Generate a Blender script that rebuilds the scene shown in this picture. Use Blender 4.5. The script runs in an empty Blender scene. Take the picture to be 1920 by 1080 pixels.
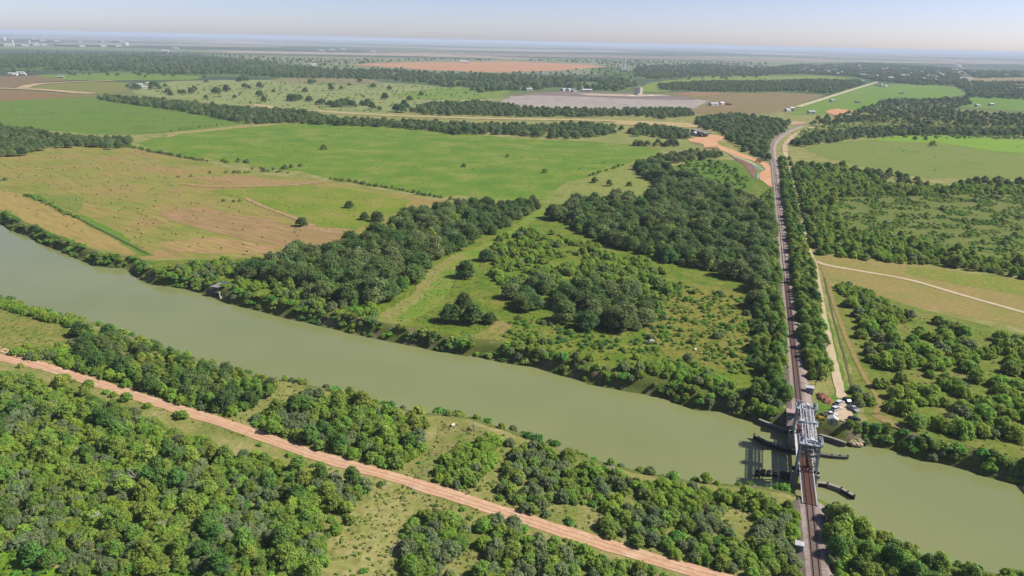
import bpy, bmesh, math, random
from mathutils import Vector, Matrix, noise
from mathutils.geometry import tessellate_polygon

random.seed(11)
sc = bpy.context.scene
COL = sc.collection
PI = math.pi
R = math.radians

# ------------------------------------------------------------------ camera
FPX, CAM_H = 1371.0, 125.0                 # focal length in photo pixels, height above the plain
HL, HR = 56.0, 98.0                        # horizon height at the left and right photo edge
ROLL = math.atan2(HR - HL, 1920.0)
PITCH = math.atan((540 - (HL + HR) / 2) * math.cos(ROLL) / FPX)
cd = bpy.data.cameras.new('camera')
cam = bpy.data.objects.new('camera', cd)
COL.objects.link(cam)
cd.sensor_width = 36.0
cd.lens = FPX / 1920 * 36
cd.clip_start, cd.clip_end = 1.0, 400000.0
cam.matrix_world = (Matrix.Translation((0, 0, CAM_H)) @ Matrix.Rotation(PI / 2 - PITCH, 4, 'X')
                    @ Matrix.Rotation(ROLL, 4, 'Z'))
sc.camera = cam
CM = cam.matrix_world.to_3x3()

# ------------------------------------------------------------------ sky, sun, exposure
SUN_EL, SUN_AZ = R(44), R(91)              # azimuth clockwise from +Y (away from the camera)
w = bpy.data.worlds.new('World')
sc.world = w
w.use_nodes = True
nt = w.node_tree
sky = nt.nodes.new('ShaderNodeTexSky')
sky.sky_type = 'NISHITA'
sky.sun_disc = False
sky.sun_elevation, sky.sun_rotation = SUN_EL, SUN_AZ
sky.altitude = 0
sky.air_density, sky.dust_density, sky.ozone_density = 0.55, 0.6, 0.6
wb = nt.nodes.new('ShaderNodeMix')           # white balance of the hazy sky
wb.data_type, wb.blend_type = 'RGBA', 'MULTIPLY'
wb.inputs[0].default_value = 1.0
wb.inputs[7].default_value = (1.13, 1.02, 1.10, 1)
nt.links.new(sky.outputs[0], wb.inputs[6])
nt.links.new(wb.outputs[2], nt.nodes['Background'].inputs[0])
nt.nodes['Background'].inputs[1].default_value = 0.071
sd = bpy.data.lights.new('sun', 'SUN')
sd.energy, sd.angle, sd.color = 4.2, R(1.0), (1.0, 0.94, 0.85)
sun = bpy.data.objects.new('sun', sd)
COL.objects.link(sun)
SUNDIR = Vector((math.cos(SUN_EL) * math.sin(SUN_AZ), math.cos(SUN_EL) * math.cos(SUN_AZ), math.sin(SUN_EL)))
sun.rotation_euler = SUNDIR.to_track_quat('Z', 'Y').to_euler()
sun.location = (0, 0, 400)
sc.view_settings.view_transform = 'Standard'
sc.view_settings.look = 'None'
sc.view_settings.gamma = 1
sc.view_settings.use_curve_mapping = False
sc.view_settings.exposure = 0.9
sc.cycles.volume_step_rate = 1
sc.cycles.max_bounces = 8
sc.cycles.diffuse_bounces = 4
sc.cycles.transmission_bounces = 4
sc.cycles.volume_bounces = 0

HAZE_D = 6.5e-5
WATER = -5.0

# ------------------------------------------------------------------ helpers: space
def P(px, py, z=0.0):
    """photo pixel (1920x1080) -> world point on the level z"""
    d = CM @ Vector((px - 960, 540 - py, -FPX))
    t = (z - CAM_H) / d.z
    return Vector((0, 0, CAM_H)) + d * t

def PL(pts, z=0.0):
    return [P(x, y, z) for x, y in pts]

def dist(p):
    return math.hypot(p[0], p[1])

def scale_px(p):
    v = CM.transposed() @ (Vector(p) - Vector((0, 0, CAM_H)))
    return FPX / max(-v.z, 1.0)

def inside(p, poly):
    x, y = p[0], p[1]
    r = False
    j = len(poly) - 1
    for i in range(len(poly)):
        xi, yi = poly[i][0], poly[i][1]
        xj, yj = poly[j][0], poly[j][1]
        if (yi > y) != (yj > y) and x < (xj - xi) * (y - yi) / (yj - yi) + xi:
            r = not r
        j = i
    return r

def seg_d(p, a, b):
    ax, ay, bx, by = a[0], a[1], b[0], b[1]
    dx, dy = bx - ax, by - ay
    t = ((p[0] - ax) * dx + (p[1] - ay) * dy) / max(dx * dx + dy * dy, 1e-9)
    t = min(1, max(0, t))
    return math.hypot(p[0] - ax - t * dx, p[1] - ay - t * dy)

def line_d(p, L):
    return min(seg_d(p, L[i], L[i + 1]) for i in range(len(L) - 1))

def resample(L, step):
    out = [L[0].copy()]
    for a, b in zip(L, L[1:]):
        n = max(1, int((b - a).length / step))
        for i in range(1, n + 1):
            out.append(a.lerp(b, i / n))
    return out

def smooth(L, n=2):
    for _ in range(n):
        M = [L[0]]
        for a, b in zip(L, L[1:]):
            M += [a.lerp(b, .25), a.lerp(b, .75)]
        M.append(L[-1])
        L = M
    return L

# ------------------------------------------------------------------ helpers: colour and material
GAIN = 1.85
HAZE_C = (0.40, 0.48, 0.58)

def lin(c):
    c /= 255
    return c / 12.92 if c <= 0.04045 else ((c + 0.055) / 1.055) ** 2.4

def C(rgb, d=0.0):
    """colour seen in the photo -> surface colour, the air in between taken away"""
    T = math.exp(-HAZE_D * d)
    o = []
    for k in range(3):
        v = lin(rgb[k])
        v = (v - HAZE_C[k] * (1 - T)) / T
        o.append(min(max(v / GAIN, 0.012), 0.85))
    return (*o, 1)

MATS = {}

def new_mat(name):
    m = bpy.data.materials.new(name)
    m.use_nodes = True
    n = m.node_tree
    b = n.nodes['Principled BSDF']
    b.inputs['Roughness'].default_value = 0.9
    b.inputs['Specular IOR Level'].default_value = 0.15
    return m, n, b

def ramp(n, fac, cols):
    r = n.nodes.new('ShaderNodeValToRGB')
    e = r.color_ramp.elements
    while len(e) < len(cols):
        e.new(0.5)
    for i, c in enumerate(cols):
        e[i].position = c[0]
        e[i].color = c[1]
    n.links.new(fac, r.inputs[0])
    return r.outputs[0]

def noise_node(n, vec, scale, detail=4, rough=0.6):
    t = n.nodes.new('ShaderNodeTexNoise')
    t.inputs['Scale'].default_value = scale
    t.inputs['Detail'].default_value = detail
    t.inputs['Roughness'].default_value = rough
    n.links.new(vec, t.inputs['Vector'])
    return t.outputs[0]

def mixc(n, mode, fac, a, b):
    m = n.nodes.new('ShaderNodeMix')
    m.data_type = 'RGBA'
    m.blend_type = mode
    for s, v in ((0, fac), (6, a), (7, b)):
        if hasattr(v, 'is_linked'):
            n.links.new(v, m.inputs[s])
        else:
            m.inputs[s].default_value = v
    return m.outputs[2]

def gmat(name, c1, c2, c3=None, size=30.0, d=0.0, fine=2.5, amt=0.35, streak=None, speck=0.0):
    """ground cover: two or three photo colours mixed by noise of the given size in metres"""
    if name in MATS:
        return MATS[name]
    m, n, b = new_mat(name)
    g = n.nodes.new('ShaderNodeNewGeometry')
    vec = g.outputs['Position']
    cols = [(0.36, C(c1, d)), (0.62, C(c2, d))]
    if c3:
        cols = [(0.33, C(c1, d)), (0.5, C(c2, d)), (0.66, C(c3, d))]
    v1 = vec
    if streak:
        mp = n.nodes.new('ShaderNodeMapping')
        mp.vector_type = 'TEXTURE'
        mp.inputs['Rotation'].default_value = (0, 0, streak)
        mp.inputs['Scale'].default_value = (7, 1, 1)
        n.links.new(vec, mp.inputs[0])
        v1 = mp.outputs[0]
    big = noise_node(n, v1, 1.0 / size, 5, 0.62)
    if streak:
        b2 = noise_node(n, vec, 0.7 / size, 4, 0.6)
        mx = n.nodes.new('ShaderNodeMath'); mx.operation = 'MULTIPLY_ADD'
        n.links.new(b2, mx.inputs[0]); mx.inputs[1].default_value = 0.6
        m2 = n.nodes.new('ShaderNodeMath'); m2.operation = 'MULTIPLY'
        n.links.new(big, m2.inputs[0]); m2.inputs[1].default_value = 0.4
        n.links.new(m2.outputs[0], mx.inputs[2])
        big = mx.outputs[0]
    col = ramp(n, big, cols)
    f = noise_node(n, v1 if streak else vec, 1.0 / fine, 5, 0.7)
    fr = ramp(n, f, [(0.3, (1 - amt, 1 - amt, 1 - amt, 1)), (0.7, (1 + amt * .6,) * 3 + (1,))])
    col = mixc(n, 'MULTIPLY', 1.0, col, fr)
    if speck:
        vo = n.nodes.new('ShaderNodeTexVoronoi')
        vo.inputs['Scale'].default_value = 1 / 2.2
        n.links.new(vec, vo.inputs['Vector'])
        sr = ramp(n, vo.outputs['Distance'], [(0.12, (1, 1, 1, 1)), (0.45, (0, 0, 0, 1))])
        col = mixc(n, 'MULTIPLY', sr, col, (1 - speck, 1 - speck * .75, 1 - speck, 1))
    n.links.new(col, b.inputs['Base Color'])
    MATS[name] = m
    return m

def pmat(name, rgb, rough=0.7, metal=0.0, var=0.18, size=1.5, spec=0.3):
    """painted / built surface with wear"""
    if name in MATS:
        return MATS[name]
    m, n, b = new_mat(name)
    tc = n.nodes.new('ShaderNodeTexCoord')
    f = noise_node(n, tc.outputs['Object'], 1.0 / size, 6, 0.7)
    c = C(rgb)
    lo = tuple(v * (1 - var * 1.6) for v in c[:3]) + (1,)
    hi = tuple(min(v * (1 + var), .9) for v in c[:3]) + (1,)
    n.links.new(ramp(n, f, [(0.3, lo), (0.7, hi)]), b.inputs['Base Color'])
    b.inputs['Roughness'].default_value = rough
    b.inputs['Metallic'].default_value = metal
    b.inputs['Specular IOR Level'].default_value = spec
    MATS[name] = m
    return m

def LC(c, k=3.1):
    v = C(c)
    return (min(v[0] * k * .88, .45), min(v[1] * k * 1.04, .45), min(v[2] * k * .92, .45), 1)

def leafmat(name, dark, light, d=0.0, trans=0.42):
    if name in MATS:
        return MATS[name]
    m, n, b = new_mat(name)
    at = n.nodes.new('ShaderNodeAttribute'); at.attribute_name = 'leaf'
    oi = n.nodes.new('ShaderNodeObjectInfo')
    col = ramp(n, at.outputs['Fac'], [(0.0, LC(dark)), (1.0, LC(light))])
    hs = n.nodes.new('ShaderNodeHueSaturation')
    mr = n.nodes.new('ShaderNodeMapRange')
    mr.inputs['To Min'].default_value, mr.inputs['To Max'].default_value = 0.485, 0.525
    n.links.new(oi.outputs['Random'], mr.inputs[0])
    n.links.new(mr.outputs[0], hs.inputs['Hue'])
    m2 = n.nodes.new('ShaderNodeMath'); m2.operation = 'MULTIPLY'
    m2.inputs[1].default_value = 7.31
    n.links.new(oi.outputs['Random'], m2.inputs[0])
    m3 = n.nodes.new('ShaderNodeMath'); m3.operation = 'FRACT'
    n.links.new(m2.outputs[0], m3.inputs[0])
    m4 = n.nodes.new('ShaderNodeMapRange')
    m4.inputs['To Min'].default_value, m4.inputs['To Max'].default_value = 0.8, 1.18
    n.links.new(m3.outputs[0], m4.inputs[0])
    n.links.new(m4.outputs[0], hs.inputs['Value'])
    n.links.new(col, hs.inputs['Color'])
    n.links.new(hs.outputs[0], b.inputs['Base Color'])
    b.inputs['Roughness'].default_value = 0.65
    b.inputs['Specular IOR Level'].default_value = 0.2
    tr = n.nodes.new('ShaderNodeBsdfTranslucent')
    n.links.new(hs.outputs[0], tr.inputs[0])
    ms = n.nodes.new('ShaderNodeMixShader')
    ms.inputs[0].default_value = trans
    n.links.new(b.outputs[0], ms.inputs[1])
    n.links.new(tr.outputs[0], ms.inputs[2])
    n.links.new(ms.outputs[0], n.nodes['Material Output'].inputs[0])
    MATS[name] = m
    return m

# ------------------------------------------------------------------ helpers: objects
def mesh_from(name, verts, faces, mat=None, smooth_=False):
    me = bpy.data.meshes.new(name)
    me.from_pydata([tuple(v) for v in verts], [], faces)
    if mat:
        me.materials.append(mat)
    if smooth_:
        for p in me.polygons:
            p.use_smooth = True
    return me

def link(name, me, parent=None, loc=None, rotz=None, scale=None):
    o = bpy.data.objects.new(name, me)
    COL.objects.link(o)
    o.parent = parent
    if loc is not None: o.location = loc
    if rotz is not None: o.rotation_euler = (0, 0, rotz)
    if scale is not None: o.scale = (scale, scale, scale) if not hasattr(scale, '__len__') else scale
    return o

def tag(o, label=None, cat=None, group=None, kind=None):
    if label: o['label'] = label
    if cat: o['category'] = cat
    if group: o['group'] = group
    if kind: o['kind'] = kind
    return o

ORD = ['first', 'second', 'third', 'fourth', 'fifth', 'sixth', 'seventh', 'eighth', 'ninth', 'tenth', 'eleventh', 'twelfth', 'thirteenth',
       'fourteenth', 'fifteenth', 'sixteenth', 'seventeenth', 'eighteenth', 'nineteenth']
for t_, te in (('twenty', 'twentieth'), ('thirty', 'thirtieth'), ('forty', 'fortieth'), ('fifty', 'fiftieth'), ('sixty', 'sixtieth'), ('seventy', 'seventieth')):
    ORD += [te] + [t_ + '-' + ORD[k] for k in range(9)]

class MB:
    """collects boxes, bars, tubes and prisms for one mesh"""
    def __init__(s):
        s.v, s.f = [], []
    def add(s, v, f):
        k = len(s.v)
        s.v += [Vector(q) for q in v]
        s.f += [tuple(i + k for i in q) for q in f]
        return s
    def box(s, c, size, rz=0.0):
        hx, hy, hz = size[0] / 2, size[1] / 2, size[2] / 2
        cr, sr = math.cos(rz), math.sin(rz)
        v = []
        for x, y, z in ((-1,-1,-1),(1,-1,-1),(1,1,-1),(-1,1,-1),(-1,-1,1),(1,-1,1),(1,1,1),(-1,1,1)):
            X, Y = x * hx, y * hy
            v.append((c[0] + X * cr - Y * sr, c[1] + X * sr + Y * cr, c[2] + z * hz))
        return s.add(v, [(3,2,1,0),(4,5,6,7),(0,1,5,4),(1,2,6,5),(2,3,7,6),(3,0,4,7)])
    def bar(s, a, b, w_, h=None, up=(0, 0, 1)):
        a, b = Vector(a), Vector(b)
        h = h or w_
        d = (b - a).normalized()
        u = Vector(up)
        if abs(d.dot(u)) > .98: u = Vector((0, 1, 0))
        x = d.cross(u).normalized() * w_ / 2
        y = x.cross(d).normalized() * h / 2
        v = [a - x - y, a + x - y, a + x + y, a - x + y, b - x - y, b + x - y, b + x + y, b - x + y]
        return s.add(v, [(3,2,1,0),(4,5,6,7),(0,1,5,4),(1,2,6,5),(2,3,7,6),(3,0,4,7)])
    def tube(s, pts, rad, n=7, cap=True):
        pts = [Vector(p) for p in pts]
        k = len(s.v)
        for i, p in enumerate(pts):
            d = (pts[min(i + 1, len(pts) - 1)] - pts[max(i - 1, 0)]).normalized()
            u = Vector((0, 0, 1)) if abs(d.z) < .9 else Vector((1, 0, 0))
            x = d.cross(u).normalized(); y = d.cross(x)
            r = rad[i] if hasattr(rad, '__len__') else rad
            for j in range(n):
                a = 2 * PI * j / n
                s.v.append(p + x * r * math.cos(a) + y * r * math.sin(a))
        for i in range(len(pts) - 1):
            for j in range(n):
                a, b = k + i * n + j, k + i * n + (j + 1) % n
                s.f.append((a, b, b + n, a + n))
        if cap:
            s.f.append(tuple(range(k + n - 1, k - 1, -1)))
            e = k + (len(pts) - 1) * n
            s.f.append(tuple(range(e, e + n)))
        return s
    def prism(s, prof, y0, y1, inset=None):
        """profile in x,z extruded along y"""
        n = len(prof); k = len(s.v)
        q = inset or prof
        s.v += [Vector((x, y0, z)) for x, z in prof] + [Vector((x, y1, z)) for x, z in q]
        s.f.append(tuple(k + i for i in range(n)))
        s.f.append(tuple(k + n + i for i in range(n - 1, -1, -1)))
        for i in range(n):
            j = (i + 1) % n
            s.f.append((k + j, k + i, k + n + i, k + n + j))
        return s
    def build(s, name, mat, parent=None, loc=None, rotz=None, smooth_=False):
        return link(name, mesh_from(name, s.v, s.f, mat, smooth_), parent, loc, rotz)

def empty(name, loc, rotz=0.0, label=None, cat=None, group=None):
    o = bpy.data.objects.new(name, None)
    COL.objects.link(o)
    o.empty_display_size = 0.5
    o.location = loc
    o.rotation_euler = (0, 0, rotz)
    return tag(o, label, cat, group)

def copy_tree(o, parent=None):
    c = o.copy()
    COL.objects.link(c)
    c.parent = parent
    for ch in o.children:
        copy_tree(ch, c)
    return c

# ================================================================== THE RIVER AND THE PLAIN
FAR_W = [(-60,396),(0,414),(25,430),(57,442),(82,456),(125,472),(160,487),(178,496),(212,499),(245,502),(262,518),
         (287,531),(350,539),(400,553),(437,568),(475,577),(502,583),(537,593),(592,604),(660,622),(720,633),
         (787,647),(830,657),(905,667),(955,677),(1000,684),(1047,696),(1110,716),(1165,727),(1242,742),
         (1310,766),(1350,768),(1385,779),(1422,790),(1460,801),(1490,808),(1525,812),(1560,822),(1590,832),
         (1625,831),(1660,834),(1690,843),(1727,858),(1765,864),(1815,877),(1877,897),(1940,908)]
NEAR_W = [(-60,548),(0,566),(60,583),(140,606),(200,620),(300,655),(400,690),(500,720),(560,727),(610,738),(700,764),
          (790,784),(850,790),(900,798),(950,814),(1000,832),(1100,868),(1200,896),(1300,914),(1400,922),
          (1462,930),(1500,942),(1527,946),(1548,953),(1600,988),(1680,1036),(1760,1066),(1850,1086),(1940,1098)]
RX0, RX1, RY0, RY1 = -3000.0, 3000.0, -600.0, 4000.0

def extend(L):
    a = L[0] - (L[3] - L[0]).normalized() * 20000
    b = L[-1] + (L[-1] - L[-5]).normalized() * 20000
    def clip(p, q):      # p inside the block, q outside: stop on its border
        t = 1.0
        for k, lo, hi in ((0, RX0, RX1), (1, RY0, RY1)):
            d = q[k] - p[k]
            if d < 0 and q[k] < lo: t = min(t, (lo - p[k]) / d)
            if d > 0 and q[k] > hi: t = min(t, (hi - p[k]) / d)
        return p.lerp(q, t)
    return [clip(L[0], a)] + L + [clip(L[-1], b)]

far_w = resample(PL(FAR_W, WATER), 3.0)
near_w = resample(PL(NEAR_W, WATER), 3.0)

def bank_rows(L, side):
    """waterline -> rows of points up to the bank top, side +1: land lies to the left of the line"""
    L = [p + Vector((noise.noise(p * .11) * .9, noise.noise(p * .13 + Vector((9, 0, 0))) * .9, 0)) for p in L]
    rows = []
    for off, z, amp in ((-2.5, -6.0, .3), (0.0, WATER, .25), (1.2, -3.3, .8), (2.6, -1.6, .9), (4.2, -0.3, .8), (6.0, 0.0, .6)):
        r = []
        for i, p in enumerate(L):
            d = (L[min(i + 3, len(L) - 1)] - L[max(i - 3, 0)]).normalized()
            nrm = Vector((-d.y, d.x, 0)) * side
            a = noise.noise(p * .35 + Vector((0, 0, off * 3))) * amp * 1.5
            q = p + nrm * (off + a)
            q.z = z + (noise.noise(p * .5 + Vector((3, 1, off))) * .5 if -5 < z < -.1 else 0)
            r.append(q)
        rows.append(r)
    return rows

far_rows, near_rows = bank_rows(far_w, 1), bank_rows(near_w, -1)
FAR_TOP, NEAR_TOP = extend(far_rows[-1]), extend(near_rows[-1])

def sheet(name, poly, mat, z=None):
    t = tessellate_polygon([[Vector((p.x, p.y, 0)) for p in poly]])
    vs = [Vector((p.x, p.y, p.z if z is None else z)) for p in poly]
    fs = []
    for a, b, c in t:
        n = (vs[b] - vs[a]).cross(vs[c] - vs[a])
        fs.append((a, b, c) if n.z > 0 else (a, c, b))
    return mesh_from(name, vs, fs, mat)

# plain: grass and weeds near, a patchwork of fields and woods far off
mg, n, b = new_mat('plain')
g = n.nodes.new('ShaderNodeNewGeometry')
pos = g.outputs['Position']
near = ramp(n, noise_node(n, pos, 1 / 14, 5, .65), [(0.32, C((124, 140, 62))), (0.5, C((158, 160, 90))), (0.66, C((184, 174, 120)))])
fine = ramp(n, noise_node(n, pos, 1 / 1.3, 4, .7), [(0.3, (.6, .62, .55, 1)), (0.7, (1.22, 1.2, 1.2, 1))])
near = mixc(n, 'MULTIPLY', 1.0, near, fine)
mp = n.nodes.new('ShaderNodeMapping')
mp.inputs['Rotation'].default_value = (0, 0, R(-21)); mp.inputs['Scale'].default_value = (1 / 2300, 1 / 1100, 1)
wn = n.nodes.new('ShaderNodeTexNoise'); wn.inputs['Scale'].default_value = 1 / 900
n.links.new(pos, wn.inputs['Vector'])
off = mixc(n, 'LINEAR_LIGHT', 0.0, pos, wn.outputs[1])
n.links.new(pos, mp.inputs[0])
vo = n.nodes.new('ShaderNodeTexVoronoi'); vo.distance = 'CHEBYCHEV'
vo.inputs['Scale'].default_value = 1.0; vo.inputs['Randomness'].default_value = .85
n.links.new(mp.outputs[0], vo.inputs['Vector'])
sep = n.nodes.new('ShaderNodeSeparateColor')
n.links.new(vo.outputs['Color'], sep.inputs[0])
fr_ = n.nodes.new('ShaderNodeValToRGB'); fr_.color_ramp.interpolation = 'CONSTANT'
e = fr_.color_ramp.elements
pal = [(0, (.05, .075, .035)), (.16, (.15, .165, .085)), (.3, (.045, .07, .035)), (.42, (.27, .22, .17)), (.56, (.18, .155, .12)),
       (.66, (.13, .16, .075)), (.78, (.30, .25, .20)), (.9, (.06, .085, .04))]
while len(e) < len(pal): e.new(.5)
for i, (p_, c_) in enumerate(pal): e[i].position = p_; e[i].color = (*c_, 1)
n.links.new(sep.outputs[0], fr_.inputs[0])
farc = mixc(n, 'MULTIPLY', 1.0, fr_.outputs[0], ramp(n, noise_node(n, pos, 1 / 140, 5, .7), [(0.35, (.6, .65, .6, 1)), (.65, (1.25, 1.2, 1.2, 1))]))
ln = n.nodes.new('ShaderNodeVectorMath'); ln.operation = 'LENGTH'
n.links.new(pos, ln.inputs[0])
mr = n.nodes.new('ShaderNodeMapRange')
mr.inputs['From Min'].default_value, mr.inputs['From Max'].default_value = 1500, 2300
n.links.new(ln.outputs['Value'], mr.inputs[0])
n.links.new(mixc(n, 'MIX', mr.outputs[0], near, farc), b.inputs['Base Color'])

gv, gf = [], []
def put(poly):
    me = sheet('tmp', poly, None, 0.0)
    k = len(gv)
    gv.extend(v.co.copy() for v in me.vertices)
    gf.extend(tuple(i + k for i in p.vertices) for p in me.polygons)
    bpy.data.meshes.remove(me)
def corner(end):
    return abs(end.y - RY0) < 1
fe, ne = FAR_TOP[-1], NEAR_TOP[-1]
put(FAR_TOP + ([Vector((RX1, RY0, 0))] if corner(fe) else []) + [Vector((RX1, RY1, 0)), Vector((RX0, RY1, 0))])
put(NEAR_TOP + ([] if corner(ne) else [Vector((RX1, RY0, 0))]) + [Vector((RX0, RY0, 0))])
# rings out to the horizon
prev = (RX0, RX1, RY0, RY1)
for s_ in (5000, 9000, 18000, 40000, 90000, 140000):
    cur = (-s_, s_, -s_ * .6, s_)
    A = [(prev[0], prev[2]), (prev[1], prev[2]), (prev[1], prev[3]), (prev[0], prev[3])]
    B = [(cur[0], cur[2]), (cur[1], cur[2]), (cur[1], cur[3]), (cur[0], cur[3])]
    for i in range(4):
        j = (i + 1) % 4
        for t0 in range(6):
            u0, u1 = t0 / 6, (t0 + 1) / 6
            q = []
            for (S, u) in ((B, u0), (B, u1), (A, u1), (A, u0)):
                q.append(Vector((S[i][0] + (S[j][0] - S[i][0]) * u, S[i][1] + (S[j][1] - S[i][1]) * u, 0)))
            k = len(gv); gv.extend(q); gf.append((k, k + 1, k + 2, k + 3))
    prev = cur
tag(link('ground', mesh_from('ground', gv, gf, mg)), kind='structure')

# banks
mb_, n, b = new_mat('bank_soil')
g = n.nodes.new('ShaderNodeNewGeometry')
mp = n.nodes.new('ShaderNodeMapping'); mp.inputs['Scale'].default_value = (1, 1, 3.0)
n.links.new(g.outputs['Position'], mp.inputs[0])
c1 = ramp(n, noise_node(n, mp.outputs[0], .55, 6, .7), [(.3, C((104, 98, 68))), (.5, C((150, 138, 108))), (.7, C((190, 174, 150)))])
c2 = ramp(n, noise_node(n, g.outputs['Position'], .16, 4, .6), [(.38, (0, 0, 0, 1)), (.48, (1, 1, 1, 1))])
c1 = mixc(n, 'MIX', c2, c1, C((122, 136, 62)))
n.links.new(c1, b.inputs['Base Color'])
bp = n.nodes.new('ShaderNodeBump'); bp.inputs['Distance'].default_value = .6
n.links.new(noise_node(n, mp.outputs[0], 1.4, 6, .7), bp.inputs['Height'])
n.links.new(bp.outputs[0], b.inputs['Normal'])
for rows, nm, flip in ((far_rows, 'far_river_bank', False), (near_rows, 'near_river_bank', True)):
    v, f = [], []
    rows = [extend(r) for r in rows]
    N = len(rows[0])
    for r in rows: v += r
    for a in range(len(rows) - 1):
        for i in range(N - 1):
            q = (a * N + i, a * N + i + 1, (a + 1) * N + i + 1, (a + 1) * N + i)
            f.append(q[::-1] if flip else q)
    tag(link(nm, mesh_from(nm, v, f, mb_, True)), kind='structure')

# water
mw, n, b = new_mat('river_water')
g = n.nodes.new('ShaderNodeNewGeometry')
c1 = ramp(n, noise_node(n, g.outputs['Position'], 1 / 60, 3, .5), [(.3, (.148, .168, .066, 1)), (.7, (.172, .190, .080, 1))])
n.links.new(c1, b.inputs['Base Color'])
b.inputs['Roughness'].default_value = .06
b.inputs['IOR'].default_value = 1.33
b.inputs['Specular IOR Level'].default_value = .5
bp = n.nodes.new('ShaderNodeBump'); bp.inputs['Distance'].default_value = .05; bp.inputs['Strength'].default_value = .3
n.links.new(noise_node(n, g.outputs['Position'], .9, 4, .65), bp.inputs['Height'])
n.links.new(bp.outputs[0], b.inputs['Normal'])
fw, nw = extend(far_rows[0]), extend(near_rows[0])
tag(link('river', sheet('river', fw + nw[::-1], mw, WATER)), kind='structure')

# ================================================================== FIELDS, ROADS
LEVEL = [0]
def rough_edge(poly, amp=1.0):
    out = []
    n_ = len(poly)
    for i in range(n_):
        a, b_ = poly[i], poly[(i + 1) % n_]
        L = (b_ - a).length
        st = max(2.5, min(dist(a), dist(b_)) * .012)
        k = min(60, max(1, int(L / st)))
        for j in range(k):
            p = a.lerp(b_, j / k)
            q = noise.noise_vector(p / (st * 2.2)) * st * .55 * amp
            out.append(Vector((p.x + q.x, p.y + q.y, 0)))
    return out

BANKS = far_rows[-1], near_rows[-1]
WET = far_rows[-1] + near_rows[-1][::-1]
def on_land(p):
    if dist(p) > 800 or not inside(p, WET): return p
    return min((q for B in BANKS for q in B), key=lambda q: (q.x - p.x) ** 2 + (q.y - p.y) ** 2).copy()

def field(name, px, mat, amp=1.0, lvl=1):
    poly = PL(px)
    d = min(dist(p) for p in poly)
    z = 0.02 * lvl * (1 + d / 250.0)
    return tag(link(name, sheet(name, [on_land(p) for p in rough_edge(poly, amp)], mat, z)), kind='structure')

def cdist(px):
    q = PL(px)
    return sum(dist(p) for p in q) / len(q)

def fld(name, px, c1, c2, c3=None, size=40, lvl=1, amp=1.0, **k):
    d = cdist(px)
    m = gmat('%s_cover_%d' % (name, len(MATS)), c1, c2, c3, size, d, **k)
    return field(name, px, m, amp, lvl)

def strip(name, px, width, mat, lvl=3, edge=.35, z=None, world=None, sm=2):
    L = world or smooth(PL(px), sm)
    L = resample(L, max(2.0, dist(L[0]) * .01))
    d = min(dist(p) for p in L)
    zz = 0.02 * lvl * (1 + d / 250.0) if z is None else z
    v, f = [], []
    for i, p in enumerate(L):
        t = (L[min(i + 1, len(L) - 1)] - L[max(i - 1, 0)]).normalized()
        nr = Vector((-t.y, t.x, 0))
        w0 = width[0] + (width[1] - width[0]) * i / (len(L) - 1) if hasattr(width, '__len__') else width
        for s in (1, -1):
            q = p + nr * s * (w0 / 2 + noise.noise(p * .3 + Vector((s * 7, 0, 0))) * edge)
            v.append((q.x, q.y, zz))
    for i in range(len(L) - 1):
        f.append((2 * i + 1, 2 * i + 3, 2 * i + 2, 2 * i))
    return tag(link(name, mesh_from(name, v, f, mat)), kind='structure'), L

STREAK = math.atan2(*( (P(475, 445) - P(287, 397)).yx ))
HAY = [(-60,312),(0,293),(80,280),(165,271),(250,280),(330,294),(400,306),(445,322),(520,330),(600,338),(700,353),(790,371),(850,378),
       (860,390),(800,402),(760,420),(700,432),(650,436),(640,458),(570,470),(520,480),(430,484),(330,484),(275,486),(225,480),(160,470),(120,459),
       (75,440),(20,414),(-60,388)]
fld('hay_field', HAY, (132, 150, 70), (160, 156, 88), (176, 146, 102), 34, streak=STREAK, fine=4, amt=.3)
fld('hay_field', [(-60,345),(0,355),(60,372),(110,392),(170,425),(225,455),(262,478),(200,472),(120,455),(60,428),(20,412),(-60,388)],
    (172, 160, 94), (180, 158, 100), (150, 152, 82), 20, lvl=2, streak=P(225,455) and math.atan2(*((P(225, 455) - P(60, 372)).yx)), fine=4, amt=.25)
fld('stubble_ground', [(300,395),(380,388),(470,405),(560,425),(640,434),(638,455),(570,466),(470,452),(380,430),(310,412)],
    (182, 148, 112), (168, 146, 98), (186, 150, 120), 22, lvl=2, streak=STREAK, fine=4, amt=.25)
fld('stubble_ground', [(300,455),(400,445),(520,462),(500,476),(400,476),(320,472)], (178, 160, 98), (186, 152, 112), None, 20, lvl=2, streak=STREAK)
fld('grass_patch', [(392,358),(480,352),(560,346),(640,352),(720,367),(772,377),(745,398),(690,422),(660,430),(610,428),(575,420),(545,406),(500,386),(460,373),(420,366)],
    (122, 150, 58), (140, 156, 66), (160, 158, 84), 30, lvl=3)
fld('bare_soil', [(360,336),(430,328),(500,334),(590,342),(560,348),(490,350),(420,352),(440,344)], (182, 152, 108), (170, 150, 104), None, 25, lvl=3)
fld('bare_soil', [(575,420),(610,427),(660,430),(640,440),(560,430)], (186, 156, 116), (172, 152, 104), None, 12, lvl=4)
fld('grass_strip', [(150,402),(178,412),(232,444),(288,480),(266,480),(215,450),(148,412)], (104, 148, 58), (124, 152, 66), None, 15, lvl=3)
fld('grass_strip', [(60,362),(110,368),(160,372),(150,400),(110,386)], (124, 148, 74), (144, 152, 78), None, 25, lvl=3)
ditch_m = gmat('ditch', (74, 84, 50), (94, 92, 62), None, 6)
strip('farm_ditch', [(60,372),(110,390),(165,420),(225,450),(278,478)], 1.6, ditch_m, 4)
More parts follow.
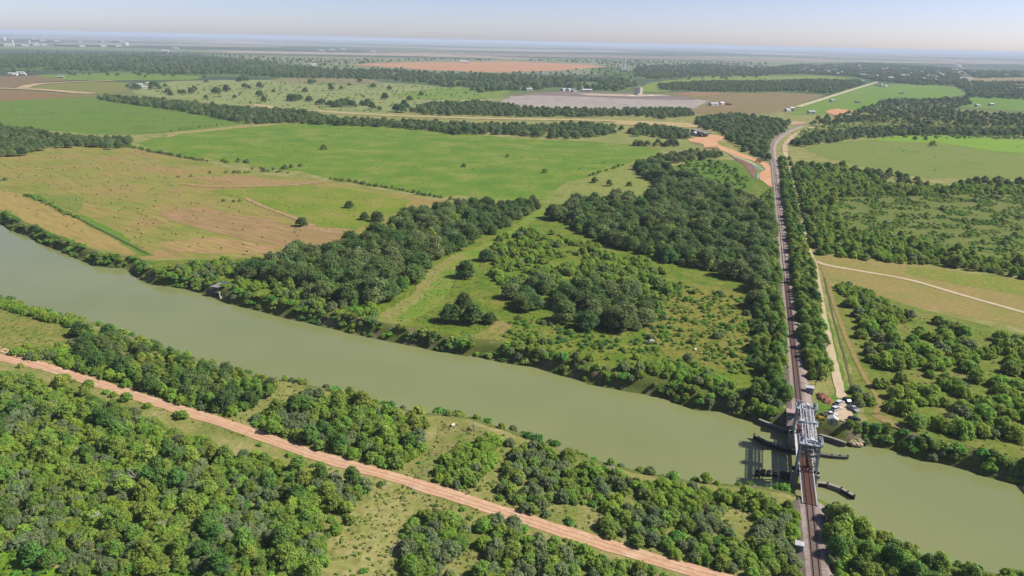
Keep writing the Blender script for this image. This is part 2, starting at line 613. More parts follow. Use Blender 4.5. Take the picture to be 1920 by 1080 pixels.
track_m = gmat('farm_track_soil', (196, 164, 124), (180, 156, 112), None, 9, d=450)
strip('farm_track', [(340,345),(400,352),(480,350),(560,347),(610,340)], 5, track_m, 5)
strip('farm_track', [(460,372),(495,388),(540,404),(575,418),(590,424)], 4, track_m, 5)

fld('pasture', [(252,268),(330,249),(430,240),(540,230),(640,231),(740,240),(830,247),(900,254),(960,259),(1050,264),(1090,259),(1180,270),(1240,282),
    (1240,292),(1190,302),(1100,332),(1062,342),(1050,378),(1000,380),(930,382),(880,366),(800,368),(740,356),(620,335),(560,320),(520,318),(450,306),(380,296),(300,286)],
    (104, 144, 44), (122, 152, 58), (146, 160, 84), 38, amt=.3, fine=4)
fld('rough_pasture', [(1010,382),(1060,345),(1110,330),(1190,303),(1230,318),(1240,345),(1200,370),(1080,380)], (140, 158, 80), (158, 164, 94), (128, 148, 70), 22, lvl=2, speck=.3)
fld('rough_pasture', [(1060,264),(1090,257),(1180,247),(1240,256),(1300,262),(1330,275),(1250,281),(1180,271)], (158, 162, 104), (146, 158, 92), None, 30, lvl=2)
fld('farm_track', [(300,260),(330,248),(430,238),(540,229),(560,230),(440,241),(340,252)], (182, 170, 118), (170, 166, 104), None, 25, lvl=2)
fld('pasture', [(-60,205),(0,190),(90,184),(170,181),(250,191),(330,203),(440,220),(470,231),(400,241),(320,248),(250,253),(180,252),(100,245),(0,238),(-60,245)],
    (106, 142, 74), (124, 150, 80), (112, 140, 80), 60, amt=.3, fine=6)
fld('ploughed_field', [(-60,172),(0,168),(150,178),(170,181),(90,185),(0,190),(-60,193)], (166, 136, 116), (150, 132, 100), (158, 138, 108), 50)
fld('ploughed_field', [(-60,145),(0,143),(70,142),(120,146),(130,151),(70,155),(45,162),(0,165),(-60,166)], (144, 132, 110), (150, 138, 114), None, 60)
fld('pasture', [(60,141),(150,138),(260,136),(340,136),(400,140),(360,150),(200,151),(130,150)], (124, 152, 90), (138, 160, 100), None, 90)
fld('pasture', [(60,160),(100,155),(180,153),(240,155),(240,172),(180,176),(100,170),(55,165)], (138, 148, 96), (148, 150, 104), (124, 150, 84), 50)
fld('scrub_pasture', [(240,160),(330,152),(420,150),(640,150),(780,158),(870,168),(930,172),(945,186),(900,192),(800,196),(740,212),(690,214),(640,216),(560,206),(450,198),(330,186),(250,176)],
    (152, 166, 114), (164, 172, 122), (134, 154, 98), 60, speck=.25)
fld('scrub_pasture', [(500,150),(560,144),(700,148),(720,160),(640,158),(560,156)], (158, 152, 124), (148, 150, 114), None, 50, lvl=2)
fld('pasture', [(740,176),(850,162),(930,165),(960,172),(930,184),(850,186),(770,186)], (130, 158, 88), (140, 162, 96), None, 70, lvl=3)
strip('highway_grade', [(470,196),(545,206),(600,209),(680,214),(760,218),(860,221),(980,224),(1080,225),(1160,227),(1290,233)], 24,
      gmat('grade_soil', (214, 194, 148), (198, 182, 138), None, 30, d=1200), 5, edge=1.5)
fld('ploughed_field', [(650,121),(760,117),(960,115),(1100,121),(1135,125),(1060,132),(930,136),(800,131)], (204, 166, 142), (192, 160, 138), None, 150, amt=.15)
fld('bare_field', [(928,193),(960,181),(1050,173),(1160,176),(1250,181),(1330,189),(1300,203),(1150,206),(1050,204),(960,201)],
    (172, 164, 158), (188, 180, 172), (160, 154, 146), 40, amt=.2)
fld('ploughed_field', [(960,178),(1060,171),(1180,175),(1290,182),(1300,188),(1200,186),(1060,180)], (144, 134, 134), (158, 148, 144), None, 50, lvl=2)
fld('ploughed_field', [(1240,175),(1340,171),(1450,172),(1545,178),(1490,200),(1440,213),(1380,217),(1280,213),(1300,204),(1340,190),(1290,182)],
    (156, 138, 112), (148, 140, 104), (160, 142, 118), 60)
fld('ploughed_field', [(1260,174),(1340,170),(1350,178),(1300,181)], (172, 142, 118), (164, 142, 114), None, 50, lvl=2)
fld('pasture', [(1190,172),(1220,155),(1300,146),(1400,136),(1480,138),(1610,144),(1620,152),(1500,148),(1330,152),(1240,162),(1260,172)], (138, 160, 98), (148, 166, 108), None, 90)
fld('pasture', [(1500,200),(1560,180),(1640,157),(1700,158),(1800,163),(1810,178),(1760,187),(1690,183),(1650,186),(1660,200),(1600,210),(1540,214),(1480,216)],
    (134, 162, 88), (124, 160, 82), (150, 158, 104), 70)
fld('pasture', [(1805,184),(1860,181),(1960,186),(1960,212),(1880,206),(1800,200)], (130, 160, 92), (120, 154, 82), None, 60)
fld('ploughed_field', [(1822,146),(1960,143),(1960,152),(1830,153)], (168, 160, 140), (158, 156, 132), None, 60)
fld('rough_pasture', [(1560,224),(1700,205),(1800,206),(1960,214),(1960,262),(1700,252),(1600,254),(1500,262),(1500,245)], (146, 142, 100), (134, 146, 88), (158, 146, 112), 30, speck=.3)
fld('pasture', [(1498,275),(1600,264),(1690,256),(1800,258),(1960,268),(1960,345),(1900,336),(1780,334),(1720,332),(1640,318),(1580,303),(1530,290)],
    (128, 150, 82), (138, 152, 86), (120, 148, 74), 50, amt=.22)
fld('pasture', [(1630,262),(1700,254),(1760,253),(1960,266),(1960,292),(1880,285),(1760,268),(1680,266)], (142, 178, 66), (134, 172, 64), None, 50, lvl=2)
fld('scrub_ground', [(1545,366),(1650,360),(1780,362),(1960,356),(1960,530),(1850,505),(1750,494),(1690,490),(1560,478)], (108, 132, 60), (124, 138, 70), (138, 142, 84), 18, speck=.35)
fld('mown_grass', [(1532,478),(1620,482),(1700,492),(1800,508),(1860,520),(1960,532),(1960,622),(1880,606),(1800,592),(1720,574),(1650,556),(1560,524),(1540,500)],
    (146, 152, 76), (164, 152, 92), (172, 152, 98), 28, amt=.25)
fld('mown_grass', [(1700,498),(1800,510),(1960,536),(1960,560),(1880,548),(1780,530),(1700,512)], (136, 154, 66), (152, 154, 76), None, 20, lvl=2)
fld('grove_grass', [(1555,535),(1600,530),(1700,572),(1960,640),(1960,905),(1850,870),(1700,830),(1660,815),(1625,790),(1605,740),(1590,680)],
    (112, 138, 52), (134, 146, 66), (156, 148, 88), 12, speck=.2)
fld('verge_grass', [(1545,590),(1556,590),(1575,680),(1600,745),(1610,790),(1608,806),(1560,800),(1530,780),(1535,745),(1568,740),(1560,700),(1550,650)], (98, 142, 48), (118, 148, 58), None, 9, lvl=2)
# middle ground between the far bank and the pastures
MIDG = [(270,488),(430,486),(540,480),(640,458),(700,432),(800,400),(880,372),(1000,384),(1080,380),(1200,372),(1250,340),(1300,300),(1400,300),(1440,345),(1440,345),(1480,790),(1430,784),(1390,772),(1310,752),(1240,732),(1160,716),(1110,704),(1047,685),(955,664),(905,654),(830,643),
        (720,620),(660,609),(592,592),(502,571),(437,556),(350,528),(290,518)]
fld('scrub_ground', MIDG, (100, 134, 44), (122, 144, 54), (150, 150, 78), 11, speck=.35)
fld('green_lane', [(960,428),(900,462),(850,478),(806,505),(768,556),(705,592),(700,618),(730,622),(780,598),(826,572),(850,530),(905,492),(935,452),(1012,408),(1062,386),(1110,352),(1080,345),(1030,380)],
    (116, 152, 56), (134, 156, 68), (158, 156, 92), 14, lvl=2, amt=.25)
fld('green_lane', [(705,592),(768,556),(806,505),(850,478),(856,486),(818,520),(786,565),(730,602)], (162, 158, 96), (150, 154, 84), None, 9, lvl=3)
fld('bright_scrub', [(1265,312),(1330,298),(1380,305),(1410,335),(1415,360),(1340,352),(1280,335)], (104, 140, 62), (120, 146, 68), None, 15, lvl=2, speck=.3)
fld('green_lane', [(870,640),(940,600),(960,610),(940,650),(900,652)], (140, 150, 72), (164, 150, 92), None, 10, lvl=2)
fld('rough_pasture', [(1220,560),(1300,530),(1390,545),(1408,620),(1400,690),(1330,690),(1250,670),(1210,620)], (128, 140, 56), (152, 148, 74), (112, 130, 50), 8, lvl=2, speck=.4)

fld('far_scrub', [(-60,104),(100,103),(250,105),(400,108),(540,118),(640,132),(600,148),(480,146),(330,141),(200,136),(80,133),(-60,130)], (106, 134, 106), (120, 144, 110), (96, 122, 98), 160)
fld('far_scrub', [(640,132),(830,138),(960,141),(1080,148),(1180,148),(1205,163),(1150,174),(1050,169),(960,174),(900,176),(800,158),(700,150),(600,149)], (112, 138, 104), (126, 148, 108), (100, 126, 98), 120)
fld('far_scrub', [(1100,127),(1180,126),(1330,121),(1440,129),(1640,119),(1800,129),(1796,160),(1720,160),(1640,152),(1540,142),(1430,143),(1330,144),(1220,150),(1130,143)], (112, 136, 112), (126, 146, 116), (98, 122, 102), 160)
fld('far_scrub', [(1230,158),(1330,152),(1440,154),(1540,149),(1612,151),(1624,158),(1560,178),(1490,172),(1400,174),(1320,173),(1236,169)], (104, 134, 96), (118, 140, 102), None, 80, lvl=2)
# near side clearings
fld('clearing_grass', [(-60,572),(60,588),(142,606),(152,640),(100,652),(50,652),(0,660),(-60,668)], (122, 144, 58), (144, 150, 78), (160, 152, 92), 10)
fld('clearing_grass', [(610,1010),(660,960),(700,900),(760,905),(800,930),(770,965),(745,1040),(745,1150),(560,1150),(590,1060)], (140, 152, 78), (168, 166, 98), (188, 178, 124), 7, speck=.3)
fld('clearing_grass', [(720,930),(760,930),(740,1000),(725,1060),(725,1150),(650,1150),(665,1080),(690,1010)], (184, 176, 116), (164, 168, 96), None, 6, lvl=2)
fld('clearing_grass', [(760,880),(810,850),(822,792),(900,800),(930,815),(880,842),(850,872),(808,905)], (118, 146, 58), (146, 150, 86), (160, 152, 96), 9)
fld('bright_weeds', [(-60,1015),(50,1025),(62,1055),(130,1068),(230,1062),(370,1075),(380,1160),(-60,1160)], (110, 152, 34), (132, 162, 44), None, 7, speck=.3)

# roads
dirt = gmat('red_dirt', (238, 196, 160), (226, 180, 144), (242, 208, 176), 9, fine=1.0, amt=.14)
ROAD_PX = [(-80,652),(0,671),(60,683),(100,692),(200,724),(300,757),(420,793),(500,822),(600,857),(700,884),(800,913),(900,946),(1000,978),(1100,1010),(1200,1041),(1300,1071),(1400,1100),(1500,1130)]
_, ROAD = strip('dirt_road', ROAD_PX, 4.8, dirt, 3, edge=.9)
strip('dirt_road', [(-80,628),(0,655),(40,669),(90,686),(150,706)], (4.0, 2.0), dirt, 4)
rut = gmat('pale_rut', (242, 208, 174), (232, 188, 150), None, 6)
for off in (-.95, .85):
    L = [p + Vector((0, off * 1.05, 0)) for p in ROAD]
    strip('wheel_rut', None, .55, rut, 5, edge=.25, world=L)
pale = gmat('pale_gravel', (226, 206, 176), (212, 190, 154), None, 8, d=350, fine=1.5, amt=.15)
_, ROAD_E = strip('gravel_road', [(1530,490),(1545,497),(1615,509),(1665,517),(1715,527),(1765,542),(1815,557),(1865,571),(1905,582),(1990,606)], 3.4, pale, 4)
_, ROAD_N = strip('gravel_road', [(1472,285),(1478,315),(1491,360),(1495,382),(1506,432),(1515,472),(1524,490),(1531,520),(1538,570),(1546,610),(1552,635),(1557,660),(1567,700),(1575,730),(1579,748)], (5.0, 3.4), pale, 5, edge=.5)
strip('gravel_road', [(1472,285),(1472,271),(1480,262),(1490,252),(1509,245),(1535,234),(1560,228)], 7, gmat('pale_gravel_far', (214, 196, 160), (200, 182, 144), None, 20, d=950), 5, edge=1.5)
field('parking_pad', [(1574,752),(1584,748),(1596,762),(1600,780),(1596,789),(1562,791),(1556,783),(1566,772)], pale, .4, 5)
_, TRACKR = strip('dirt_track', [(1540,500),(1552,528),(1562,567),(1575,602),(1585,630),(1606,680),(1620,705),(1632,727),(1646,745),(1650,760),(1640,776)], 1.8, gmat('track_soil', (176, 152, 104), (160, 146, 92), None, 5, d=300), 4)
strip('dirt_track', [(1642,778),(1660,790),(1690,802),(1712,806)], 4, MATS['track_soil'], 4)
strip('drain_ditch', [(1546,520),(1557,572),(1565,605),(1575,640),(1585,672),(1592,705),(1600,735)], 0.9, gmat('drain_mud', (124, 128, 84), (104, 112, 70), None, 5, d=300), 4)
strip('farm_road', [(1496,201),(1540,187),(1590,171),(1645,154)], 15, gmat('farm_road_far', (216, 212, 176), (206, 202, 164), None, 30, d=2000), 6, edge=.8)
fr = gmat('farm_road_tan', (214, 190, 150), (204, 180, 140), None, 30, d=1300)
strip('farm_road', [(-60,164),(0,166),(45,167),(100,170),(140,174),(178,176)], 30, fr, 6, edge=3)
strip('farm_road', [(42,166),(55,161),(80,157),(120,155),(170,153),(212,152)], 26, fr, 7, edge=3)
# road works
wk = gmat('orange_fill', (236, 190, 148), (226, 172, 128), None, 25, d=750)
field('road_works', [(1338,271),(1350,272),(1385,286),(1413,297),(1435,305),(1449,314),(1452,325),(1453,352),(1446,352),(1432,342),(1424,337),(1425,323),(1436,319),(1428,310),(1413,303),(1385,294),(1352,282)], wk, .3, 5)
field('road_works', [(1290,262),(1303,258),(1325,252),(1350,254),(1362,260),(1348,265),(1342,276),(1322,277),(1312,268),(1292,266)], wk, .8, 5)
mat_t = gmat('teal_matting', (120, 168, 146), (152, 184, 166), None, 20, d=750)
field('erosion_matting', [(1404,304),(1418,310),(1434,318),(1426,320),(1416,315)], mat_t, .2, 4)
field('erosion_matting', [(1419,325),(1425,323),(1424,335),(1418,337)], mat_t, .2, 4)
field('pale_verge', [(1356,284),(1385,294),(1405,301),(1420,310),(1414,311),(1398,303),(1378,295)], gmat('pale_verge', (196, 196, 152), (176, 184, 140), None, 20, d=750), .2, 4)
field('ploughed_soil', [(1360,285),(1385,295),(1406,306),(1416,318),(1418,338),(1408,330),(1398,312),(1378,299)], gmat('plum_soil', (142, 112, 102), (156, 126, 118), None, 12, d=750), .3, 4)
field('ploughed_soil', [(1290,268),(1312,270),(1320,278),(1340,280),(1385,287),(1430,300),(1440,308),(1420,300),(1380,286),(1345,274),(1335,268),(1345,266),(1365,270),(1400,283),(1380,282)][:5], MATS['plum_soil'], .3, 4)
field('bare_soil', [(1545,209),(1570,204),(1600,208),(1615,211),(1590,217),(1560,216)], gmat('orange_far', (232, 178, 140), (220, 166, 126), None, 30, d=1250), .8, 5)
field('bare_soil', [(1462,231),(1480,228),(1512,229),(1500,234),(1470,235)], gmat('pink_far', (214, 178, 156), (204, 172, 150), None, 30, d=1000), .5, 5)
field('bare_soil', [(1080,176),(1180,178),(1240,178),(1260,180),(1200,182),(1100,180)], gmat('yard_far', (206, 190, 176), (214, 196, 170), None, 30, d=1900), .8, 6)
field('bare_soil', [(1160,226),(1290,231),(1310,238),(1290,240),(1240,237),(1150,233)], gmat('cut_far', (222, 190, 152), (190, 176, 120), None, 22, d=1000), .8, 4)
field('river_terrace', [(1527,790),(1545,783),(1560,792),(1600,800),(1606,822),(1590,826),(1527,806)], gmat('terrace_soil', (160, 144, 112), (140, 134, 92), None, 5, d=250), .5, 4)

# ================================================================== VEGETATION
def crown_mesh(name, mat, Rr, H, lobes, leaves, leaf, base, flat=1.0, seed=0, open_=0.0, lobe=(.2, .4)):
    """lobes of leaf-sized faces round a shaded core"""
    rnd = random.Random(seed)
    v, f, a = [], [], []
    L = []
    for i in range(lobes):
        t = i / lobes
        ang = i * 2.399 + rnd.uniform(-.4, .4)
        rr = Rr * math.sqrt(t) * .80 * rnd.uniform(.8, 1.12)
        lr = Rr * rnd.uniform(*lobe)
        top = H - lr * .8
        z = base + lr * .6 + (top - base - lr * .6) * max(0.0, 1 - (rr / Rr) ** 2 * 1.25) * rnd.uniform(.6, 1.08)
        L.append((Vector((rr * math.cos(ang), rr * math.sin(ang), z)), lr, rnd.uniform(0, 1)))
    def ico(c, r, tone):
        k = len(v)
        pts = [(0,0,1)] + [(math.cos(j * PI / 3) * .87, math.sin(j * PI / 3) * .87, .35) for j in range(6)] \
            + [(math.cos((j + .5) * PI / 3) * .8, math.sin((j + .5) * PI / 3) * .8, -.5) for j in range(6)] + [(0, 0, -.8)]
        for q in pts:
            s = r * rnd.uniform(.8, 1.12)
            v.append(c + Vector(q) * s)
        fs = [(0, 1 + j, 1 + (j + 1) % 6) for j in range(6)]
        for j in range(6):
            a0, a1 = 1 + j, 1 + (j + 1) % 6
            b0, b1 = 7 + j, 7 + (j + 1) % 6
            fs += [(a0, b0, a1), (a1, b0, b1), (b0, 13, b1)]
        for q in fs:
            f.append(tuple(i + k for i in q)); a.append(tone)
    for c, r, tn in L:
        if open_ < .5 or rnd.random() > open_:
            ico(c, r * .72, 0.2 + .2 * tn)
    wsum = sum(r * r for _, r, _ in L)
    for c, r, tn in L:
        for _ in range(int(leaves * r * r / wsum)):
            u = rnd.uniform(-.55, 1); ph = rnd.uniform(0, 2 * PI)
            s = math.sqrt(1 - u * u)
            d = Vector((s * math.cos(ph), s * math.sin(ph), u))
            p = c + Vector((d.x, d.y, d.z * flat)) * r * rnd.choice((1, 1, 1, 1.35)) * rnd.uniform(.75, 1.3)
            if any((p - c2).length < r2 * .62 for c2, r2, _ in L if c2 is not c):
                continue
            if p.z < base * .5: continue
            nd = (d + Vector((rnd.gauss(0, .45), rnd.gauss(0, .45), rnd.gauss(0, .45) + .4))).normalized()
            x = nd.cross(Vector((rnd.uniform(-1, 1), rnd.uniform(-1, 1), rnd.uniform(-1, 1)))).normalized()
            y = nd.cross(x)
            sz = leaf * rnd.uniform(.6, 1.4)
            k = len(v)
            v += [p - x * sz * .5 - y * sz * .25, p + x * sz * .25 - y * sz * .5, p + x * sz * .55 + y * sz * .2, p - x * sz * .2 + y * sz * .55]
            f.append((k, k + 1, k + 2, k + 3))
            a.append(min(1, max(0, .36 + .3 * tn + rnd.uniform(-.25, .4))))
    me = mesh_from(name, v, f, mat)
    at = me.attributes.new('leaf', 'FLOAT', 'FACE')
    at.data.foreach_set('value', a)
    return me

def trunk_mesh(name, H, r, spread, stems, mat, seed):
    rnd = random.Random(seed)
    m = MB()
    for s in range(stems):
        a = rnd.uniform(0, 2 * PI)
        lean = Vector((math.cos(a), math.sin(a), 0)) * spread * (0.25 if stems > 1 else .06)
        top = Vector((0, 0, H * .55)) + lean
        m.tube([(lean.x * .1, lean.y * .1, -.25), Vector((0, 0, H * .28)) + lean * .4, top], [r * 1.25, r * .9, r * .6], 6)
        for k in range(4):
            b_ = a + k * PI / 2 + rnd.uniform(-.4, .4)
            e_ = top + Vector((math.cos(b_) * spread * .55, math.sin(b_) * spread * .55, H * rnd.uniform(.1, .24)))
            st = Vector((0, 0, H * .28)) + lean * .4
            st = st.lerp(top, rnd.uniform(.4, .95))
            m.tube([st, st.lerp(e_, .5) + Vector((0, 0, H * .03)), e_], [r * .5, r * .35, r * .12], 5)
    return mesh_from(name, m.v, m.f, mat)

bark = pmat('bark', (120, 108, 90), .95, size=.6)
KINDS = {
    # name: R, H, lobes, leaves, leaf size, base, flat, trunk radius, stems, tones (word, dark, light)
    'mesquite_tree': (2.2, 2.8, 38, 3000, .25, .08, .9, .13, 3,
        [('olive green', (70, 84, 34), (128, 136, 62)), ('bright green', (76, 104, 30), (132, 158, 56)), ('dusky green', (68, 76, 52), (118, 122, 86))]),
    'elm_tree': (2.7, 5.6, 36, 2800, .32, .2, 1.0, .2, 1,
        [('mid green', (62, 80, 32), (118, 132, 56)), ('yellowish green', (74, 86, 30), (136, 140, 62)), ('deep green', (52, 70, 32), (96, 116, 52))]),
    'oak_tree': (4.6, 7.6, 44, 3400, .48, .3, .95, .38, 1,
        [('dark green', (56, 68, 38), (98, 108, 60)), ('grey green', (62, 72, 46), (116, 120, 76)), ('deep green', (48, 62, 34), (86, 102, 50))]),
    'thorn_bush': (1.4, 1.35, 9, 460, .32, .0, .8, .06, 3,
        [('green', (58, 86, 26), (116, 146, 54)), ('yellowish', (72, 80, 34), (134, 140, 66)), ('dark green', (48, 72, 28), (96, 124, 54))]),
}
KINDS['grass_tuft'] = (.6, .5, 6, 70, .22, 0, .8, .01, 1,
    [('straw', (110, 106, 66), (150, 140, 92)), ('green', (86, 100, 46), (122, 130, 64)), ('olive', (96, 98, 54), (134, 130, 78))])
PROTO, PCOL = {}, {}
for ki, (kn, (Rr, H, lobes, leaves, leaf, base, flat, tr, stems, tones)) in enumerate(KINDS.items()):
    pc = bpy.data.collections.new('prototypes_' + kn)
    PROTO[kn] = []
    for var in range(4):
        rs = random.Random(50 + var + 10 * ki)
        hh = H * rs.uniform(.9, 1.12)
        src = crown_mesh('crown', None, Rr * rs.uniform(.92, 1.08), hh, lobes + rs.randint(-3, 3), leaves, leaf, base, flat, 100 * ki + var,
                         lobe={'mesquite_tree': (.12, .27), 'elm_tree': (.14, .30), 'oak_tree': (.15, .33)}.get(kn, (.2, .4)))
        tm = trunk_mesh('trunk', hh, tr, Rr, stems, bark, 7 + var)
        for ti, (word, dk, lt) in enumerate(tones):
            me = src.copy()
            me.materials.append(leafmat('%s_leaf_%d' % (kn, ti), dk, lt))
            PROTO[kn].append((me, tm, word))
            o = bpy.data.objects.new('%s_crown_%02d' % (kn, var * 3 + ti), me)
            pc.objects.link(o)
        bpy.data.meshes.remove(src)
    PCOL[kn] = pc

def stuff_points(name, kn, pts, label, cat):
    """one object: crowns instanced on points (x, y, z, scale, rotation, index)"""
    me = bpy.data.meshes.new(name)
    me.from_pydata([(p[0], p[1], p[2]) for p in pts], [], [])
    for nm, ty, k in (('scl', 'FLOAT', 3), ('rot', 'FLOAT', 4), ('idx', 'INT', 5)):
        at = me.attributes.new(nm, ty, 'POINT')
        at.data.foreach_set('value', [p[k] for p in pts])
    for m_ in PCOL[kn].objects[0].data.materials: me.materials.append(m_)
    o = link(name, me)
    tag(o, label, cat, kind='stuff')
    ng = bpy.data.node_groups.new('scatter_' + name, 'GeometryNodeTree')
    ng.interface.new_socket('Geometry', in_out='INPUT', socket_type='NodeSocketGeometry')
    ng.interface.new_socket('Geometry', in_out='OUTPUT', socket_type='NodeSocketGeometry')
    N = ng.nodes
    gi, go = N.new('NodeGroupInput'), N.new('NodeGroupOutput')
    mp_ = N.new('GeometryNodeMeshToPoints')
    io = N.new('GeometryNodeInstanceOnPoints')
    ci = N.new('GeometryNodeCollectionInfo')
    ci.inputs['Collection'].default_value = PCOL[kn]
    ci.inputs['Separate Children'].default_value = True
    ci.inputs['Reset Children'].default_value = True
    def attr(nm, ty):
        a = N.new('GeometryNodeInputNamedAttribute'); a.data_type = ty
        a.inputs['Name'].default_value = nm
        return a.outputs['Attribute']
    cx = N.new('ShaderNodeCombineXYZ')
    ng.links.new(attr('rot', 'FLOAT'), cx.inputs[2])
    ng.links.new(gi.outputs[0], mp_.inputs[0])
    ng.links.new(mp_.outputs[0], io.inputs['Points'])
    ng.links.new(ci.outputs[0], io.inputs['Instance'])
    io.inputs['Pick Instance'].default_value = True
    ng.links.new(attr('idx', 'INT'), io.inputs['Instance Index'])
    ng.links.new(cx.outputs[0], io.inputs['Rotation'])
    ng.links.new(attr('scl', 'FLOAT'), io.inputs['Scale'])
    ng.links.new(io.outputs[0], go.inputs[0])
    md = o.modifiers.new('scatter', 'NODES')
    md.node_group = ng
    return o

# ---- lines that trees keep away from
T_NEAR, T_FAR = P(1529, 1064), P(1459, 385)
TDIR = (T_FAR - T_NEAR).normalized()
TNRM = Vector((TDIR.y, -TDIR.x, 0))                     # to the right of the track
TRK = [T_NEAR - TDIR * 120] + [T_NEAR] + PL([(1459,385),(1452,318),(1447,290),(1447,275),(1453,264),(1465,254),(1480,245),(1500,237)])
KEEP = [(ROAD, 3.0), (ROAD_E, 2.6), (ROAD_N, 1.5), (TRACKR, 1.4), (TRK, 3.6)]
RIVER_POLY = far_rows[1] + near_rows[1][::-1]
CLEAR = [PL(c) for c in (
    [(-60,575),(60,592),(140,610),(150,640),(100,650),(50,650),(0,658),(-60,665)],
    [(430,785),(505,748),(545,722),(592,722),(570,738),(520,765),(470,790),(440,796)],
    [(742,888),(790,872),(806,850),(818,805),(830,790),(900,800),(925,818),(868,842),(838,862),(812,902)],
    [(-60,1040),(50,1045),(60,1066),(130,1080),(230,1078),(370,1085),(380,1160),(-60,1160)],
    [(960,428),(900,462),(860,480),(812,508),(770,560),(708,594),(702,618),(730,622),(780,598),(826,572),(850,530),(905,492),(935,452),(1012,408)],
    [(1550,712),(1572,712),(1600,744),(1606,800),(1530,806),(1506,780),(1500,706),(1530,712)],
    [(1464,800),(1466,778),(1492,776),(1492,812)],
    [(1640,765),(1720,790),(1700,818),(1630,815)],
    [(385,552),(392,530),(436,512),(446,530),(425,556)],
)]

BAREF = [PL([(640,123),(760,115),(960,113),(1110,119),(1140,125),(1060,134),(930,138),(800,133)]), PL([(1150,126),(1190,126),(1190,134),(1150,134)])]
SPOTS = {k: [] for k in KINDS}          # kind -> (x, y, z, scale, rot, idx, where)

def ok(p, r):
    for L, w_ in KEEP:
        if line_d(p, L) < w_ + r * .25: return False
    if inside(p, RIVER_POLY): return False
    for c in CLEAR:
        if inside(p, c): return False
    return True

def scatter(px, mix, spacing, where, keep=1.0, sr=(.75, 1.25), mask=None, check=True, seed=1, zone_poly=None, tone=None):
    """mix: {kind: weight}; spacing in metres"""
    rnd = random.Random(seed)
    poly = zone_poly or PL(px)
    x0, x1 = min(p.x for p in poly), max(p.x for p in poly)
    y0, y1 = min(p.y for p in poly), max(p.y for p in poly)
    ks, ws = list(mix), list(mix.values())
    nx, ny = int((x1 - x0) / spacing) + 1, int((y1 - y0) / spacing) + 1
    for i in range(nx):
        for j in range(ny):
            p = Vector((x0 + (i + .5 * (j % 2) + rnd.uniform(-.42, .42)) * spacing, y0 + (j + rnd.uniform(-.42, .42)) * spacing, 0))
            k = rnd.choices(ks, ws)[0]
            s = rnd.uniform(*sr) ** 1.0
            if rnd.random() > keep or not inside(p, poly): continue
            if mask and noise.noise(p / mask[0] + Vector((seed * 3.1, 0, 0))) < mask[1]: continue
            if p.y < 700 and inside(p, WET): continue
            if seed == 88 and any(inside(p, q) for q in BAREF): continue
            if k == 'grass_tuft':
                if any(line_d(p, L) < w_ * .8 for L, w_ in KEEP): continue
            elif check and not ok(p, KINDS[k][0] * s): continue
            # neighbouring trees share a tone more often than not
            nz = noise.noise(p / 16 + Vector((0, 0, 5))) + rnd.gauss(0, .28)
            tn = 1 if nz > .18 else (2 if nz < -.2 else 0)
            if tone is not None and rnd.random() < .7: tn = tone
            SPOTS[k].append((p.x, p.y, 0.0, s, rnd.uniform(0, 2 * PI), rnd.randrange(4) * 3 + tn, where))

M = {'mesquite_tree': 1}
ME = {'mesquite_tree': 6, 'elm_tree': 1}
OK = {'oak_tree': 1}
MB_ = {'mesquite_tree': 5, 'thorn_bush': 3}
# near side
scatter([(-80,690),(0,700),(60,712),(150,738),(230,768),(330,812),(430,852),(500,866),(600,896),(690,912),(684,932),(655,950),(664,985),(622,1012),(604,1060),(570,1180),(-80,1180)],
        {'mesquite_tree': 9, 'elm_tree': 1, 'thorn_bush': 3}, 2.15, 'in the dense thicket below the red dirt road', .93, (.45, 1.2), seed=2)
scatter([(772,975),(800,962),(870,962),(874,1000),(846,1060),(852,1180),(772,1180),(758,1050)], M, 2.5, 'in the narrow clump right of the grass clearing', .95, (.6, 1.25), seed=3)
scatter([(905,985),(1000,985),(1060,1030),(1180,1062),(1300,1100),(1400,1140),(1400,1200),(870,1200),(900,1060)], {'mesquite_tree': 6, 'thorn_bush': 2}, 2.7, 'in the bottom-edge thicket below the red road', .9, (.75, 1.3), seed=4)
scatter([(150,628),(200,628),(300,660),(400,696),(500,724),(535,730),(540,742),(505,758),(430,768),(330,748),(250,722),(160,690)], {'oak_tree': 1, 'elm_tree': 4}, 3.9, 'in the tall dark stand on the near riverbank', .95, (.6, .95), seed=5)
scatter([(20,668),(100,658),(160,672),(250,712),(330,738),(440,764),(500,756),(440,796),(415,806),(300,772),(200,740),(100,705),(40,690)], {'mesquite_tree': 5, 'thorn_bush': 1}, 2.4, 'in the bright belt below the tall riverbank trees', .95, (.6, 1.15), seed=6, tone=1)
scatter([(440,802),(520,770),(585,740),(640,742),(700,766),(770,785),(800,795),(790,850),(750,880),(690,882),(600,862),(500,822)], {'mesquite_tree': 6, 'elm_tree': 1, 'thorn_bush': 2}, 2.5, 'in the near-bank clump left of the grassy gap', .9, (.75, 1.25), seed=7)
scatter([(802,905),(835,858),(875,832),(935,822),(942,840),(922,875),(895,912),(850,918)], M, 2.5, 'in the roadside clump at the grassy gap', .95, (.7, 1.1), seed=8)
scatter([(930,948),(945,890),(955,830),(1010,836),(1100,870),(1200,898),(1300,918),(1400,928),(1485,950),(1500,1000),(1505,1090),(1480,1130),(1400,1106),(1300,1072),(1200,1040),(1100,1008),(1000,974)],
        {'mesquite_tree': 8, 'thorn_bush': 3}, 2.3, 'in the long thicket between dirt road and river', .92, (.45, 1.2), mask=(14, -.40), seed=9)
scatter([(1556,955),(1600,985),(1680,1034),(1760,1066),(1850,1086),(1960,1100),(1960,1220),(1590,1220),(1566,1100),(1552,1020)], {'mesquite_tree': 3, 'elm_tree': 2}, 2.8, 'on the near bank right of the railway', .95, (.6, 1.25), seed=10)
